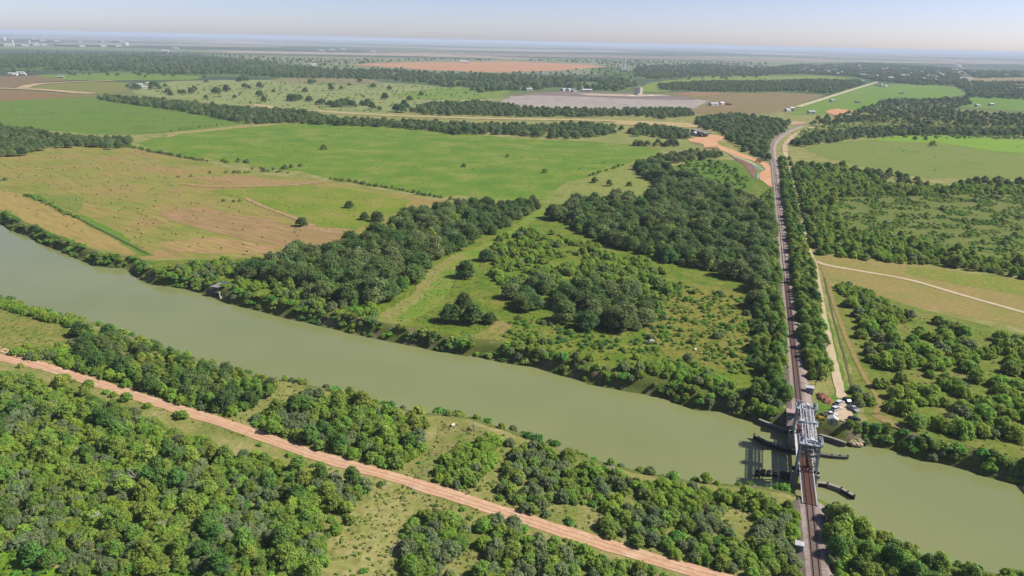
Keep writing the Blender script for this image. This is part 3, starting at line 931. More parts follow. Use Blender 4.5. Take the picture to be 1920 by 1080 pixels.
scatter([(-60,550),(0,566),(60,584),(150,608),(145,616),(60,596),(0,578),(-60,562)], M, 2.4, 'in the near-bank hedge at the left edge', 1, (.7, 1.05), check=False, seed=11, tone=1)
scatter([(-60,652),(60,640),(150,640),(165,660),(80,668),(0,665)], MB_, 3.6, 'beside the left end of the dirt road', .55, (.6, 1.0), seed=12)
scatter([(1455,945),(1492,952),(1500,1080),(1440,1070)], M, 3.2, 'on the left railway shoulder near the bottom edge', .9, (.7, 1.1), seed=13)
scatter([(1385,752),(1420,745),(1462,752),(1464,776),(1440,784),(1405,776)], {'elm_tree': 2, 'mesquite_tree': 2}, 2.8, 'at the bank left of the far bridge tower', .95, (.7, 1.2), check=False, seed=17)
scatter([(-60,1045),(50,1050),(60,1066),(130,1080),(230,1078),(370,1085),(380,1160),(-60,1160)], {'thorn_bush': 1}, 2.0, 'on the bright weeds at the lower left corner', .5, (.3, .9), check=False, seed=18, tone=0)
# scattered small bushes on the near grass
scatter([(560,1100),(620,900),(800,920),(760,1100)], {'thorn_bush': 1}, 4, 'on the mown grass clearing', .12, (.3, .8), seed=14)
scatter([(500,800),(950,930),(1400,1080),(1300,1100),(800,960),(480,840)], {'thorn_bush': 1}, 3.5, 'on the verge of the red dirt road', .35, (.3, .9), seed=15)
scatter([(740,890),(810,850),(825,795),(900,800),(960,830),(930,930),(800,905)], {'thorn_bush': 1}, 3.5, 'in the grassy gap on the near bank', .25, (.3, .8), seed=16)
# far side
scatter([(290,512),(360,492),(440,488),(540,490),(640,545),(720,585),(690,602),(592,585),(502,563),(437,548),(350,522)], {'mesquite_tree': 4, 'thorn_bush': 5}, 3.2, 'in the scrub on the far bank by the boat dock', .85, (.6, 1.4), mask=(12, -.35), seed=20)
scatter([(440,510),(530,495),(560,478),(640,470),(690,448),(760,410),(800,396),(850,398),(880,384),(935,392),(912,440),(855,472),(805,496),(765,548),(722,578),(640,570),(560,552),(480,530)], {'oak_tree': 5, 'elm_tree': 2}, 5.8, 'between the hay field and the green lane', .95, (.5, 1.45), seed=21)
scatter([(905,435),(935,390),(1000,378),(1008,392),(950,425),(925,445)], OK, 6, 'in the row at the top of the green lane', .95, (.6, .9), check=False, seed=22)
scatter([(1030,412),(1075,384),(1150,376),(1210,380),(1240,356),(1195,326),(1195,312),(1240,308),(1262,328),(1310,348),(1370,362),(1412,380),(1440,405),(1440,560),(1425,600),(1395,535),(1340,508),(1250,496),(1200,474),(1120,452),(1080,432)], {'oak_tree': 5, 'elm_tree': 2}, 5.8, 'in the large dark wood left of the railway', .95, (.45, 1.5), seed=23)
scatter([(1200,306),(1240,294),(1290,287),(1350,288),(1352,297),(1300,303),(1240,310)], OK, 9, 'in the tree row above the bright scrub patch', .95, (.6, .95), seed=24)
for j, pp in enumerate(([(1040,568),(1100,540),(1180,550),(1225,594),(1205,634),(1130,634),(1060,610)], [(946,566),(965,536),(1005,520),(1040,534),(1024,580),(985,586)])):
    scatter(pp, {'oak_tree': 6, 'elm_tree': 1}, 6.2, 'in the dark clump amid scrub left of railway', .85, (.6, 1.4), seed=25 + j * 50)
scatter([(1005,520),(1100,500),(1200,510),(1260,540),(1230,590),(1180,545),(1100,538),(1040,556)], {'mesquite_tree': 6, 'thorn_bush': 3}, 3.4, 'in the mixed scrub behind the dark clump', .75, (.7, 1.6), mask=(11, -.12), seed=77, tone=0)
scatter([(925,455),(1000,425),(1060,445),(1200,485),(1250,510),(1210,545),(1100,520),(1000,515),(950,550),(925,520)], {'mesquite_tree': 5, 'thorn_bush': 5}, 3.1, 'in the mixed scrub below the large dark wood', .85, (.6, 1.5), mask=(13, -.14), seed=26, tone=1)
scatter([(1220,520),(1400,560),(1412,620),(1405,700),(1330,705),(1240,690),(960,660),(940,630),(960,590),(1070,615),(1200,640),(1230,600)], {'thorn_bush': 9, 'mesquite_tree': 1}, 2.4, 'on rough grass between oak clump and railway', .62, (.3, 1.1), mask=(9, -.25), seed=27)
scatter([(1150,690),(1240,690),(1330,705),(1400,735),(1440,780),(1390,772),(1310,755),(1242,735),(1165,718)], {'mesquite_tree': 5, 'thorn_bush': 2}, 3.0, 'on the far bank left of the bridge', .9, (.8, 1.4), seed=28)
scatter([(950,640),(1000,625),(1030,640),(1010,660),(960,655)], M, 4.0, 'in the low clump at the edge of the grassy bank', .8, (.6, 1.1), seed=29)
scatter([(1425,380),(1452,352),(1456,380),(1476,600),(1490,785),(1430,790),(1412,745),(1408,660),(1418,560)], {'elm_tree': 3, 'mesquite_tree': 1}, 3.5, 'along the left side of the railway', .97, (.65, 1.25), seed=30)
scatter([(1462,300),(1480,300),(1492,360),(1512,470),(1528,520),(1545,590),(1553,650),(1562,700),(1545,722),(1508,718),(1496,650),(1484,560),(1474,460)], {'elm_tree': 3, 'mesquite_tree': 1}, 3.4, 'between the railway and the gravel road', .97, (.7, 1.3), seed=31)
scatter([(1484,318),(1510,315),(1530,380),(1565,478),(1535,480),(1516,455),(1500,385)], {'elm_tree': 1, 'mesquite_tree': 2}, 3.8, 'along the right side of the gravel road', .95, (.7, 1.3), seed=32)
scatter([(1495,308),(1580,312),(1640,340),(1720,352),(1800,350),(1960,352),(1960,364),(1750,366),(1560,370),(1575,405),(1598,438),(1700,448),(1800,478),(1960,498),(1960,532),(1860,512),(1750,498),(1690,494),(1560,482),(1530,430)], {'mesquite_tree': 8, 'elm_tree': 1}, 4.0, 'in the broad thicket right of the gravel road', .88, (.6, 1.5), seed=33, tone=1)
scatter([(1560,370),(1750,364),(1960,362),(1960,500),(1800,480),(1700,448),(1600,438)], {'mesquite_tree': 1, 'thorn_bush': 9}, 2.9, 'in the low scrub field at the right edge', .8, (.3, 1.1), mask=(17, -.08), check=False, seed=34)
scatter([(1590,318),(1660,322),(1735,345),(1735,350),(1680,345),(1600,330)], OK, 10, 'in the tree line below the right green field', .95, (.55, .85), check=False, seed=35)
scatter([(1778,345),(1840,338),(1960,345),(1960,354),(1840,352),(1780,352)], OK, 10, 'in the tree line at the right edge', .9, (.6, .9), check=False, seed=36)
scatter([(1568,538),(1600,535),(1650,560),(1700,590),(1710,605),(1660,600),(1600,565),(1575,550)], M, 3.4, 'in the upper row of the grove by the gravel road', .9, (.8, 1.1), seed=37, tone=1)
scatter([(1585,570),(1640,575),(1720,600),(1800,612),(1870,635),(1960,650),(1960,822),(1850,828),(1780,815),(1700,798),(1660,775),(1615,720),(1600,640)], M, 4.4, 'in the open grove right of the bridge', .8, (.8, 1.9), mask=(11, -.12), seed=38, tone=1)
scatter([(1600,735),(1640,735),(1640,765),(1605,768)], M, 4.0, 'beside the parked vehicles', .9, (.9, 1.2), check=False, seed=39)
scatter([(1690,818),(1765,826),(1830,838),(1900,858),(1960,868),(1960,886),(1877,873),(1815,855),(1727,838)], {'mesquite_tree': 3, 'elm_tree': 1}, 2.6, 'on the far bank at the right edge', .9, (.8, 1.15), check=False, seed=40)
# wood edge in the distance
FARW = [
    ([(-60,243),(0,241),(60,247),(110,258),(180,265),(243,262),(246,275),(205,280),(170,275),(100,279),(45,292),(0,296),(-60,304)], 10, .95, (.6, 1.0), 'in the wood at the left edge above the hay field'),
    ([(178,181),(300,190),(440,205),(560,210),(640,226),(700,229),(830,233),(960,238),(1040,238),(1090,234),(1155,239),(1155,250),(1100,260),(1060,262),(960,253),(835,253),(830,248),(740,240),(620,235),(540,231),(470,233),(330,208),(190,188)], 12, .95, (.65, 1.1), 'in the belt behind the big green pasture'),
    ([(770,210),(790,198),(900,193),(930,197),(1000,205),(1150,209),(1200,206),(1290,208),(1300,217),(1240,224),(1190,217),(1100,220),(950,219),(800,216)], 13, .95, (.7, 1.1), 'in the belt below the grey bare field'),
    ([(1180,250),(1200,236),(1290,247),(1290,262),(1240,260),(1190,256)], 11, .95, (.6, 1.0), 'in the wood left of the road works'),
    ([(1178,271),(1260,265),(1285,273),(1270,277),(1200,275)], 11, .9, (.5, .9), 'in the short row below the road works'),
    ([(1300,225),(1370,215),(1430,223),(1480,231),(1470,248),(1440,265),(1440,303),(1420,293),(1390,284),(1368,265),(1352,250),(1312,240)], 11, .93, (.6, 1.0), 'in the wood right of the road works'),
    ([(1484,272),(1520,254),(1600,246),(1700,240),(1960,246),(1960,256),(1800,254),(1690,255),(1600,262),(1505,276)], 11, .85, (.6, 1.0), 'above the bright green field on the right'),
    ([(1600,212),(1660,190),(1750,186),(1810,184),(1822,196),(1780,208),(1960,220),(1960,240),(1700,234),(1600,228),(1520,236),(1520,228)], 15, .5, (.6, 1.0), 'in the sparse far woods on the right'),
    ([(1420,130),(1500,122),(1640,120),(1800,130),(1795,160),(1720,160),(1640,152),(1600,144),(1500,139),(1430,140)], 24, .8, (.9, 1.6), 'town'),
    ([(1805,133),(1960,135),(1960,145),(1830,147)], 24, .8, (.9, 1.5), 'town'),
    ([(1230,158),(1330,153),(1440,154),(1540,150),(1610,152),(1622,158),(1560,177),(1490,171),(1400,173),(1320,172),(1240,168)], 17, .9, (.7, 1.1), 'orchard'),
    ([(640,133),(730,134),(830,140),(960,143),(1080,150),(1170,150),(1200,162),(1150,172),(1050,167),(960,172),(900,174),(800,157),(700,149),(600,148),(480,144),(430,136),(520,126)], 24, .8, (1.0, 1.7), 'far'),
    ([(-60,106),(100,105),(250,107),(400,110),(520,120),(500,130),(420,141),(330,139),(200,134),(80,131),(0,128),(-60,126)], 27, .85, (1.0, 1.8), 'far'),
    ([(1820,153),(1960,154),(1960,188),(1832,184)], 19, .85, (.6, 1.0), 'far'),
    ([(1190,129),(1200,126),(1330,121),(1440,131),(1430,143),(1330,143),(1220,149),(1190,142)], 26, .75, (1.0, 1.6), 'far'),
    ([(1788,150),(1800,150),(1808,170),(1797,169)], 16, .95, (.8, 1.2), 'far'),
    ([(1803,148),(1812,150),(1828,182),(1816,184)], 16, .95, (.8, 1.2), 'far'),
    ([(1540,222),(1600,214),(1640,224),(1600,232),(1530,238)], 14, .4, (.5, .9), 'far'),
]
for i, (px, sp, kp, sr, wh) in enumerate(FARW):
    scatter(px, OK, sp * .8, wh, kp, (sr[0], sr[1] * 1.15), check=False, seed=60 + i,
            mask=(95, -.16) if wh == 'far' else (60, -.3) if wh in ('town', 'orchard') else (30, -.42))
scatter([(-60,100),(300,100),(640,112),(1100,112),(1440,118),(1440,150),(1100,150),(640,150),(-60,140)], OK, 42, 'far', .3, (.8, 1.6), check=False, seed=88)
scatter([(1500,243),(1560,226),(1700,206),(1960,216),(1960,262),(1600,258),(1480,275)], {'thorn_bush': 1}, 9, 'on the rough pasture at the right', .5, (1, 2.4), check=False, seed=90)
scatter([(250,162),(640,152),(930,172),(900,192),(740,212),(560,206),(330,186)], {'thorn_bush': 1}, 16, 'on the pale far pasture', .35, (1, 2.2), mask=(60, -.1), check=False, seed=91)
scatter([(1270,312),(1340,300),(1400,330),(1405,355),(1290,335)], {'thorn_bush': 3, 'mesquite_tree': 1}, 6, 'on the bright scrub patch', .7, (.8, 1.6), check=False, seed=92)

# the same scrub goes on past both edges of the view
scatter([(1965,362),(2500,430),(2500,760),(1965,640)], {'mesquite_tree': 3, 'thorn_bush': 1}, 6, 'beyond the right edge', .5, (.6, 1.5), mask=(25, -.2), check=False, seed=130, tone=1)
scatter([(1965,650),(2500,800),(2500,960),(1965,880)], {'mesquite_tree': 1}, 5, 'beyond the right edge', .7, (.8, 1.7), mask=(12, -.15), check=False, seed=131, tone=1)
scatter([(-65,690),(-65,1180),(-500,1180),(-500,560)], {'mesquite_tree': 3, 'elm_tree': 1}, 3.4, 'beyond the left edge', .85, (.6, 1.3), seed=132)
scatter([(-65,240),(-500,230),(-500,300),(-65,300)], OK, 12, 'beyond the left edge', .8, (.6, 1.1), check=False, seed=133)
GT = {'grass_tuft': 1}
for i, (px, sp_, kp) in enumerate((
    ([(560,1180),(620,1000),(690,900),(820,920),(960,985),(900,1180)], 1.1, .6),
    ([(-60,660),(150,712),(330,785),(500,830),(700,890),(900,955),(1400,1110),(1400,1080),(1000,950),(800,890),(500,800),(300,735),(60,660),(-60,630)], 1.2, .5),
    ([(-60,572),(145,606),(152,645),(-60,668)], 1.3, .45),
    ([(740,890),(810,845),(825,790),(960,820),(940,930)], 1.1, .6),
    ([(430,790),(545,718),(600,720),(450,800)], 1.2, .5),
    ([(930,940),(955,830),(1200,900),(1500,950),(1500,1090)], 1.4, .5),
    ([(700,600),(800,510),(900,480),(960,560),(1100,640),(1400,560),(1405,700),(1240,715),(960,655)], 2.0, .55),
    ([(1590,560),(1960,650),(1960,870),(1700,820),(1610,730)], 2.2, .5),
    ([(290,515),(540,490),(720,600),(500,570)], 2.0, .5))):
    scatter(px, GT, sp_, 'grass', kp * .8, (.35, 1.05), mask=(7, -.25), seed=100 + i)

scatter([(300,280),(540,235),(830,252),(1180,275),(1190,300),(1050,370),(880,360),(620,330)], {'thorn_bush': 1}, 13, 'on the big pasture', .3, (.25, .7), mask=(50, .0), check=False, seed=120)
scatter([(0,195),(170,184),(440,222),(320,246),(0,236)], {'thorn_bush': 1}, 22, 'on the far left pasture', .2, (.3, .8), check=False, seed=121)
scatter([(1510,275),(1690,258),(1950,275),(1950,330),(1720,328)], {'thorn_bush': 1}, 16, 'on the green field at the upper right', .25, (.25, .8), mask=(40, 0), check=False, seed=122)
scatter([(0,300),(250,285),(440,325),(780,375),(640,450),(300,478),(0,400)], GT, 7, 'grass', .4, (.6, 1.6), mask=(30, -.05), check=False, seed=123)

# hedgerows along field edges
def hedge(px, kn, step, sr, where, keep=1.0, wid=2.0, seed=1):
    rnd = random.Random(seed)
    for p in resample(PL(px), step):
        if rnd.random() > keep: continue
        q = p + Vector((rnd.uniform(-wid, wid), rnd.uniform(-wid, wid), 0))
        SPOTS[kn].append((q.x, q.y, 0.0, rnd.uniform(*sr), rnd.uniform(0, 6.28), rnd.randrange(12), where))
hedge([(245,275),(300,288),(350,296),(385,303)], 'mesquite_tree', 4, (.7, 1.3), 'in the hedge above the hay field', .95, 2, 1)
hedge([(405,303),(470,305)], 'mesquite_tree', 5, (.8, 1.5), 'in the small clump on the left edge of the big pasture', .9, 4, 2)
hedge([(425,324),(466,324)], 'mesquite_tree', 4.5, (.7, 1.2), 'in the short clump on the upper edge of the hay field', .95, 3, 3)
hedge([(480,317),(530,318),(568,310)], 'mesquite_tree', 5, (.7, 1.5), 'in the clump above the hay field', .85, 4, 4)
hedge([(490,322),(540,324)], 'mesquite_tree', 6, (.6, 1.2), 'in the clump above the hay field', .8, 4, 5)
hedge([(618,336),(660,341),(690,347),(750,356),(800,366),(880,380)], 'mesquite_tree', 4, (.6, 1.1), 'in the hedge below the big pasture', .9, 1.6, 6)
hedge([(422,378),(450,378)], 'mesquite_tree', 4, (.7, 1.1), 'in the lone clump on the hay field', 1, 2, 7)
hedge([(320,246),(400,236),(440,230),(470,236)], 'mesquite_tree', 8, (.5, 1.0), 'in the thin hedge between the two green pastures', .6, 2, 8)
hedge([(52,367),(85,378),(110,392),(130,402),(145,408)], 'thorn_bush', 3, (.8, 1.6), 'along the ditch in the hay field', .85, 2, 9)
hedge([(0,340),(12,338)], 'mesquite_tree', 4, (.8, 1.1), 'on the left edge of the hay field', 1, 1.5, 10)
hedge([(334,333),(358,331),(395,325)], 'mesquite_tree', 14, (.6, .9), 'in the short row of shrubs on the hay field', .9, 1, 11)
hedge([(1105,330),(1125,325),(1150,316),(1165,310)], 'mesquite_tree', 6, (.7, 1.2), 'on the right edge of the big pasture', .8, 2, 12)
# fringe of shrubs on both banks
rnd = random.Random(4)
for rows, where, lo in ((far_rows, 'fringing the far waterline', 1.0), (near_rows, 'fringing the near waterline', .55)):
    for i in range(0, len(rows[0]) - 1):
        px_x = None
        for rep in range(3 if rows is far_rows else 2):
            if rnd.random() > lo: continue
            r = rnd.choice((1, 2, 3, 3, 4, 4))
            p = rows[r][i].copy()
            if (p - P(1490, 806)).length < 12 or abs((p - T_NEAR).dot(TNRM)) < 7 : continue
            a, b_ = P(1425, 790), P(1600, 830)
            if where.endswith('far waterline') and a.x + 3 < p.x < b_.x + 3: continue
            if (p - P(410, 548, p.z)).length < 9: continue
            bare = noise.noise(p / 22 + Vector((4, 0, 0)))
            if where.endswith('far waterline') and bare > .3 and rnd.random() < .7: continue
            k = 'thorn_bush' if rnd.random() < .6 else 'mesquite_tree'
            s = rnd.uniform(.8, 1.9) if k == 'thorn_bush' else rnd.uniform(.45, 1.0)
            SPOTS[k].append((p.x, p.y, p.z - .2, s, rnd.uniform(0, 6.28), rnd.randrange(12), where))

x0_, x1_ = P(1372, 775, -2).x, P(1464, 800, -2).x
for i in range(len(far_rows[0])):
    for r in (2, 3, 4):
        p = far_rows[r][i]
        if x0_ < p.x < x1_ and rnd.random() < .6:
            SPOTS['mesquite_tree'].append((p.x, p.y, p.z - .3, rnd.uniform(.6, 1.15), rnd.uniform(0, 6.28), rnd.randrange(12), 'on the bank left of the bridge'))
        if P(1628, 832, -2).x < p.x < P(1960, 905, -2).x and rnd.random() < .3:
            SPOTS['mesquite_tree'].append((p.x, p.y, p.z - .3, rnd.uniform(.5, 1.0), rnd.uniform(0, 6.28), rnd.randrange(12), 'on the bank right of the bridge'))

# single trees, each of them placed where it stands
LONE = [
    ((565,424), 'oak_tree', .72, 'dark round tree alone on the brown edge of the hay field'),
    ((655,390), 'oak_tree', .62, 'single dark tree on the green patch of the hay field'),
    ((708,415), 'oak_tree', .85, 'broad tree on the green patch left of the wood'),
    ((684,412), 'oak_tree', .62, 'smaller tree touching the broad tree on the green patch'),
    ((777,415), 'oak_tree', .85, 'tree at the upper left corner of the wood by the hay field'),
    ((872,520), 'oak_tree', .95, 'big dark tree standing in the middle of the green lane'),
    ((911,489), 'oak_tree', .82, 'dark tree up the lane behind the big lone tree'),
    ((846,602), 'oak_tree', .95, 'left tree of the dark clump nearest the river'),
    ((886,606), 'oak_tree', .95, 'right tree of the dark clump nearest the river'),
    ((918,606), 'oak_tree', .6, 'smaller tree on the right of the dark riverside clump'),
    ((870,578), 'oak_tree', .8, 'tree at the back of the dark riverside clump'),
    ((608,280), 'mesquite_tree', 1.7, 'single bush-like tree left of centre in the big pasture'),
    ((870,313), 'mesquite_tree', 1.1, 'small tree at the lower middle of the big pasture'),
    ((952,295), 'mesquite_tree', 1.1, 'small tree right of centre in the big pasture'),
    ((1022,324), 'mesquite_tree', 1.3, 'pale tree near the right end of the big pasture'),
    ((1115,343), 'mesquite_tree', 1.5, 'left of two trees on the rough pasture above the dark wood'),
    ((1142,349), 'oak_tree', .6, 'right of two trees on the rough pasture above the dark wood'),
    ((1180,349), 'mesquite_tree', 1.2, 'brownish small tree on the rough pasture above the dark wood'),
    ((1748,274), 'mesquite_tree', 2.0, 'lone tree in the green field at the upper right'),
    ((180,275), 'oak_tree', .8, 'lone dark tree at the top edge of the hay field'),
    ((1715,262), 'oak_tree', .6, 'left tree on the bright strip of the upper right field'),
    ((1735,263), 'oak_tree', .55, 'second tree on the bright strip of the upper right field'),
    ((1165,245), 'oak_tree', .8, 'single tree between the two woods near the road works'),
    ((845,250), 'oak_tree', 1.0, 'tall tree sticking out of the belt into the big pasture'),
]
FORCED = []
for (px, py), kn, s, lab in LONE:
    p = P(px, py)
    s *= 1.25
    FORCED.append((kn, (p.x, p.y, 0, s, random.uniform(0, 6), random.randrange(4) * 3 + (2 if kn == 'oak_tree' else 0), ''), lab, None))
# clump sticking into the pasture
for i in range(9):
    p = P(random.uniform(832, 886), random.uniform(243, 251))
    SPOTS['oak_tree'].append((p.x, p.y, 0, random.uniform(.7, 1), random.uniform(0, 6), random.randrange(12), 'in the clump jutting into the big pasture'))
PASTURE = [(240,164),(247,167),(252,163),(285,163),(292,161),(296,166),(283,168),(258,169),(487,166),(513,173),(583,158),(620,163),(622,170),(675,154),(545,189),(553,190),(563,188),(580,191),(596,196),(604,197),(620,200),(632,201),(641,200),(650,198),(660,201),
           (680,197),(690,198),(712,207),(698,205),(758,202),(764,203),(754,211),(745,210),(768,190),(722,187),(495,191),(487,181),(572,173),(387,185),(440,184),(410,174),(405,176),(365,170),(387,155),
           (445,153),(452,153),(463,152),(345,176),(337,176),(320,180),(316,174),(300,167),(310,163),(460,166),(468,167),(425,172),(360,175),(590,155),(700,165),(730,168),(790,180),(655,161),(640,167)]
for i, (px, py) in enumerate(sorted(PASTURE)):
    p = P(px, py)
    FORCED.append(('oak_tree', (p.x, p.y, 0, random.uniform(1.0, 2.1), random.uniform(0, 6), random.randrange(4) * 3 + 2, ''),
                   '%s small dark tree from the left on the pale far pasture' % ORD[i], 'dark trees dotted over the pale far pasture'))

def make_tree(kn, sp, label, group):
    me, tm, word = PROTO[kn][sp[5]]
    e = empty(kn, sp[:3], sp[4], label, 'bush' if kn == 'thorn_bush' else 'tree', group)
    e.scale = (sp[3],) * 3
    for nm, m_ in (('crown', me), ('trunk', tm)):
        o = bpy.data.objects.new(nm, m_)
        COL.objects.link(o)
        o.parent = e
    return e

NOUN = {'mesquite_tree': 'mesquite tree', 'elm_tree': 'elm-like tree', 'oak_tree': 'oak tree', 'thorn_bush': 'thorn bush'}
STUFF_LABEL = {'mesquite_tree': ('far mass of small feathery trees filling the thickets', 'thicket'),
               'elm_tree': ('leafy mass of mid green trees lining the railway and thickets', 'trees'),
               'oak_tree': ('dark far woods and tree belts across the plain', 'woods'),
               'thorn_bush': ('low scrub spread over rough grass and riverbanks', 'scrub'),
               'grass_tuft': ('rough grass tufts over clearings and road verges', 'grass')}
def in_view(sp):
    v = CM.transposed() @ (Vector(sp[:3]) - Vector((0, 0, CAM_H)))
    x, y = 960 + FPX * v.x / -v.z, 540 - FPX * v.y / -v.z
    return -5 < x < 1925 and y < 1075
for kn in KINDS:
    L = SPOTS[kn]
    rad = KINDS[kn][0]
    order = sorted(L, key=lambda s: -(s[3] * rad * scale_px(s[:3]) * (1 if in_view(s) else .001)))
    n_forced = sum(1 for f_ in FORCED if f_[0] == kn)
    cut = 0 if kn == 'grass_tuft' else 300 - min(n_forced, 80)
    solo, rest = order[:cut], order[cut:]
    groups = {}
    zones = {}
    for s in solo:
        zones.setdefault(s[6], []).append(s)
    place = {}
    for wh, ls in zones.items():
        A = sorted(s[0] / max(s[1], 1) for s in ls); D = sorted(s[1] for s in ls)
        n3 = len(ls)
        for s in ls:
            if n3 < 12: place[id(s)] = ''; continue
            a_, d_ = s[0] / max(s[1], 1), s[1]
            h_ = 'left' if a_ < A[n3 // 3] else 'right' if a_ >= A[2 * n3 // 3] else 'centre'
            v_ = 'front' if d_ < D[n3 // 3] else 'back' if d_ >= D[2 * n3 // 3] else 'middle'
            place[id(s)] = '%s-%s ' % (h_, v_)
    for s in solo:
        size = 'large' if s[3] > 1.08 else ('small' if s[3] < .86 else 'mid-sized')
        groups.setdefault((size, PROTO[kn][s[5]][2], place[id(s)], s[6]), []).append(s)
    special = {}
    for wh, ls in zones.items():
        if len(ls) < 4: continue
        for word, key in (('leftmost', lambda s: s[0] / max(s[1], 1)), ('rightmost', lambda s: -s[0] / max(s[1], 1)),
                          ('nearest', lambda s: s[1]), ('farthest', lambda s: -s[1])):
            for s in sorted(ls, key=key)[:3]:
                if id(s) not in special:
                    special[id(s)] = '%s %s %s' % (word, NOUN[kn], wh)
                    break
    for (size, tone, pw, wh), ls in groups.items():
        plain = [s for s in ls if id(s) not in special]
        for s in ls:
            if id(s) in special:
                make_tree(kn, s, special[id(s)], None)
            else:
                make_tree(kn, s, '%s %s %s%s %s' % (size, tone, pw, NOUN[kn], wh), ('%s %s%ss %s' % (size + ' ' + tone, ' ' + pw, NOUN[kn].replace('bush', 'bushe'), wh)).replace('  ', ' ') if len(plain) > 1 else None)
    for k2, sp, lab, grp in FORCED:
        if k2 == kn: make_tree(kn, sp, lab, grp)
    if rest:
        lb, ct = STUFF_LABEL[kn]
        stuff_points({'mesquite_tree': 'mesquite_thicket', 'elm_tree': 'elm_belt', 'oak_tree': 'oak_woods', 'thorn_bush': 'low_scrub', 'grass_tuft': 'grass_tufts'}[kn], kn,
                     [s[:6] for s in rest], lb, ct)
print('TREES', {k: len(v) for k, v in SPOTS.items()})

# ================================================================== RAILWAY
DECK = 1.25                                             # top of the sleepers on the bridge and its approaches
ballast_m = gmat('ballast', (192, 174, 168), (178, 162, 154), (160, 146, 136), 6, d=250, fine=.8, amt=.3)
TK = []
for p in TRK: TK.append(Vector((p.x, p.y, 0)))
TKS = [TK[0], TK[1]] + smooth(TK[2:], 2)
BR0, BR1 = P(1517, 945), P(1507, 812)
def along(p): return (p - T_NEAR).dot(TDIR)
U_NEAR_AB, U_FAR_AB = along(BR0), along(BR1) + 3.0      # where the embankments end at the river
def tpt(u, v=0.0, z=0.0):
    q = T_NEAR + TDIR * u + TNRM * v
    return Vector((q.x, q.y, z))

def bed(name, L):
    L = resample(L, 6)
    prof = [(-4.6, .03), (-2.6, .95), (2.6, .95), (4.6, .03)]
    v, f = [], []
    for i, p in enumerate(L):
        t = (L[min(i + 1, len(L) - 1)] - L[max(i - 1, 0)]).normalized()
        nr = Vector((t.y, -t.x, 0))
        for k, (o_, z_) in enumerate(prof):
            e_ = noise.noise(p * .4 + Vector((o_, 0, 0))) * (.6 if k in (0, 3) else .15)
            q = p + nr * (o_ + e_)
            v.append((q.x, q.y, z_))
    for i in range(len(L) - 1):
        for k in range(3):
            a = i * 4 + k
            f.append((a, a + 1, a + 5, a + 4))
    if f:
        v += [v[-4], v[-1]]
    return tag(link(name, mesh_from(name, v, f, ballast_m)), kind='structure'), L

near_bed = bed('railway_bed', [tpt(-110), tpt(0), tpt(U_NEAR_AB)])[0]
FARLINE = [tpt(U_FAR_AB)] + TKS[2:]
far_bed, FL = bed('railway_bed', FARLINE)
rail_m = pmat('rail_steel', (120, 96, 82), .5, .2, size=3)
tie_m = pmat('sleeper_timber', (140, 116, 104), .9, size=.5)
def rails(parent, L, z, step=.55, tie_to=420):
    L = resample(L, 4)
    for s in (-.75, .75):
        m = MB()
        pts = []
        for i, p in enumerate(L):
            t = (L[min(i + 1, len(L) - 1)] - L[max(i - 1, 0)]).normalized()
            pts.append(Vector((p.x, p.y, z + .1)) + Vector((t.y, -t.x, 0)) * s)
        for a, b_ in zip(pts, pts[1:]): m.bar(a, b_, .14, .18)
        m.build('rail', rail_m, parent)
    m = MB()
    for p, q in zip(L, L[1:]):
        t = (q - p)
        k = int(t.length / step)
        for j in range(k):
            c = p.lerp(q, (j + .5) / k)
            if dist(c) > tie_to: break
            m.box((c.x, c.y, z - .06), (2.6, .26, .16), math.atan2(t.y, t.x) - PI / 2)
    if m.v:
        tag(m.build('sleepers', tie_m, parent), kind='stuff')
rails(near_bed, [tpt(-110), tpt(U_NEAR_AB)], 1.02)
rails(far_bed, FL, 1.02)

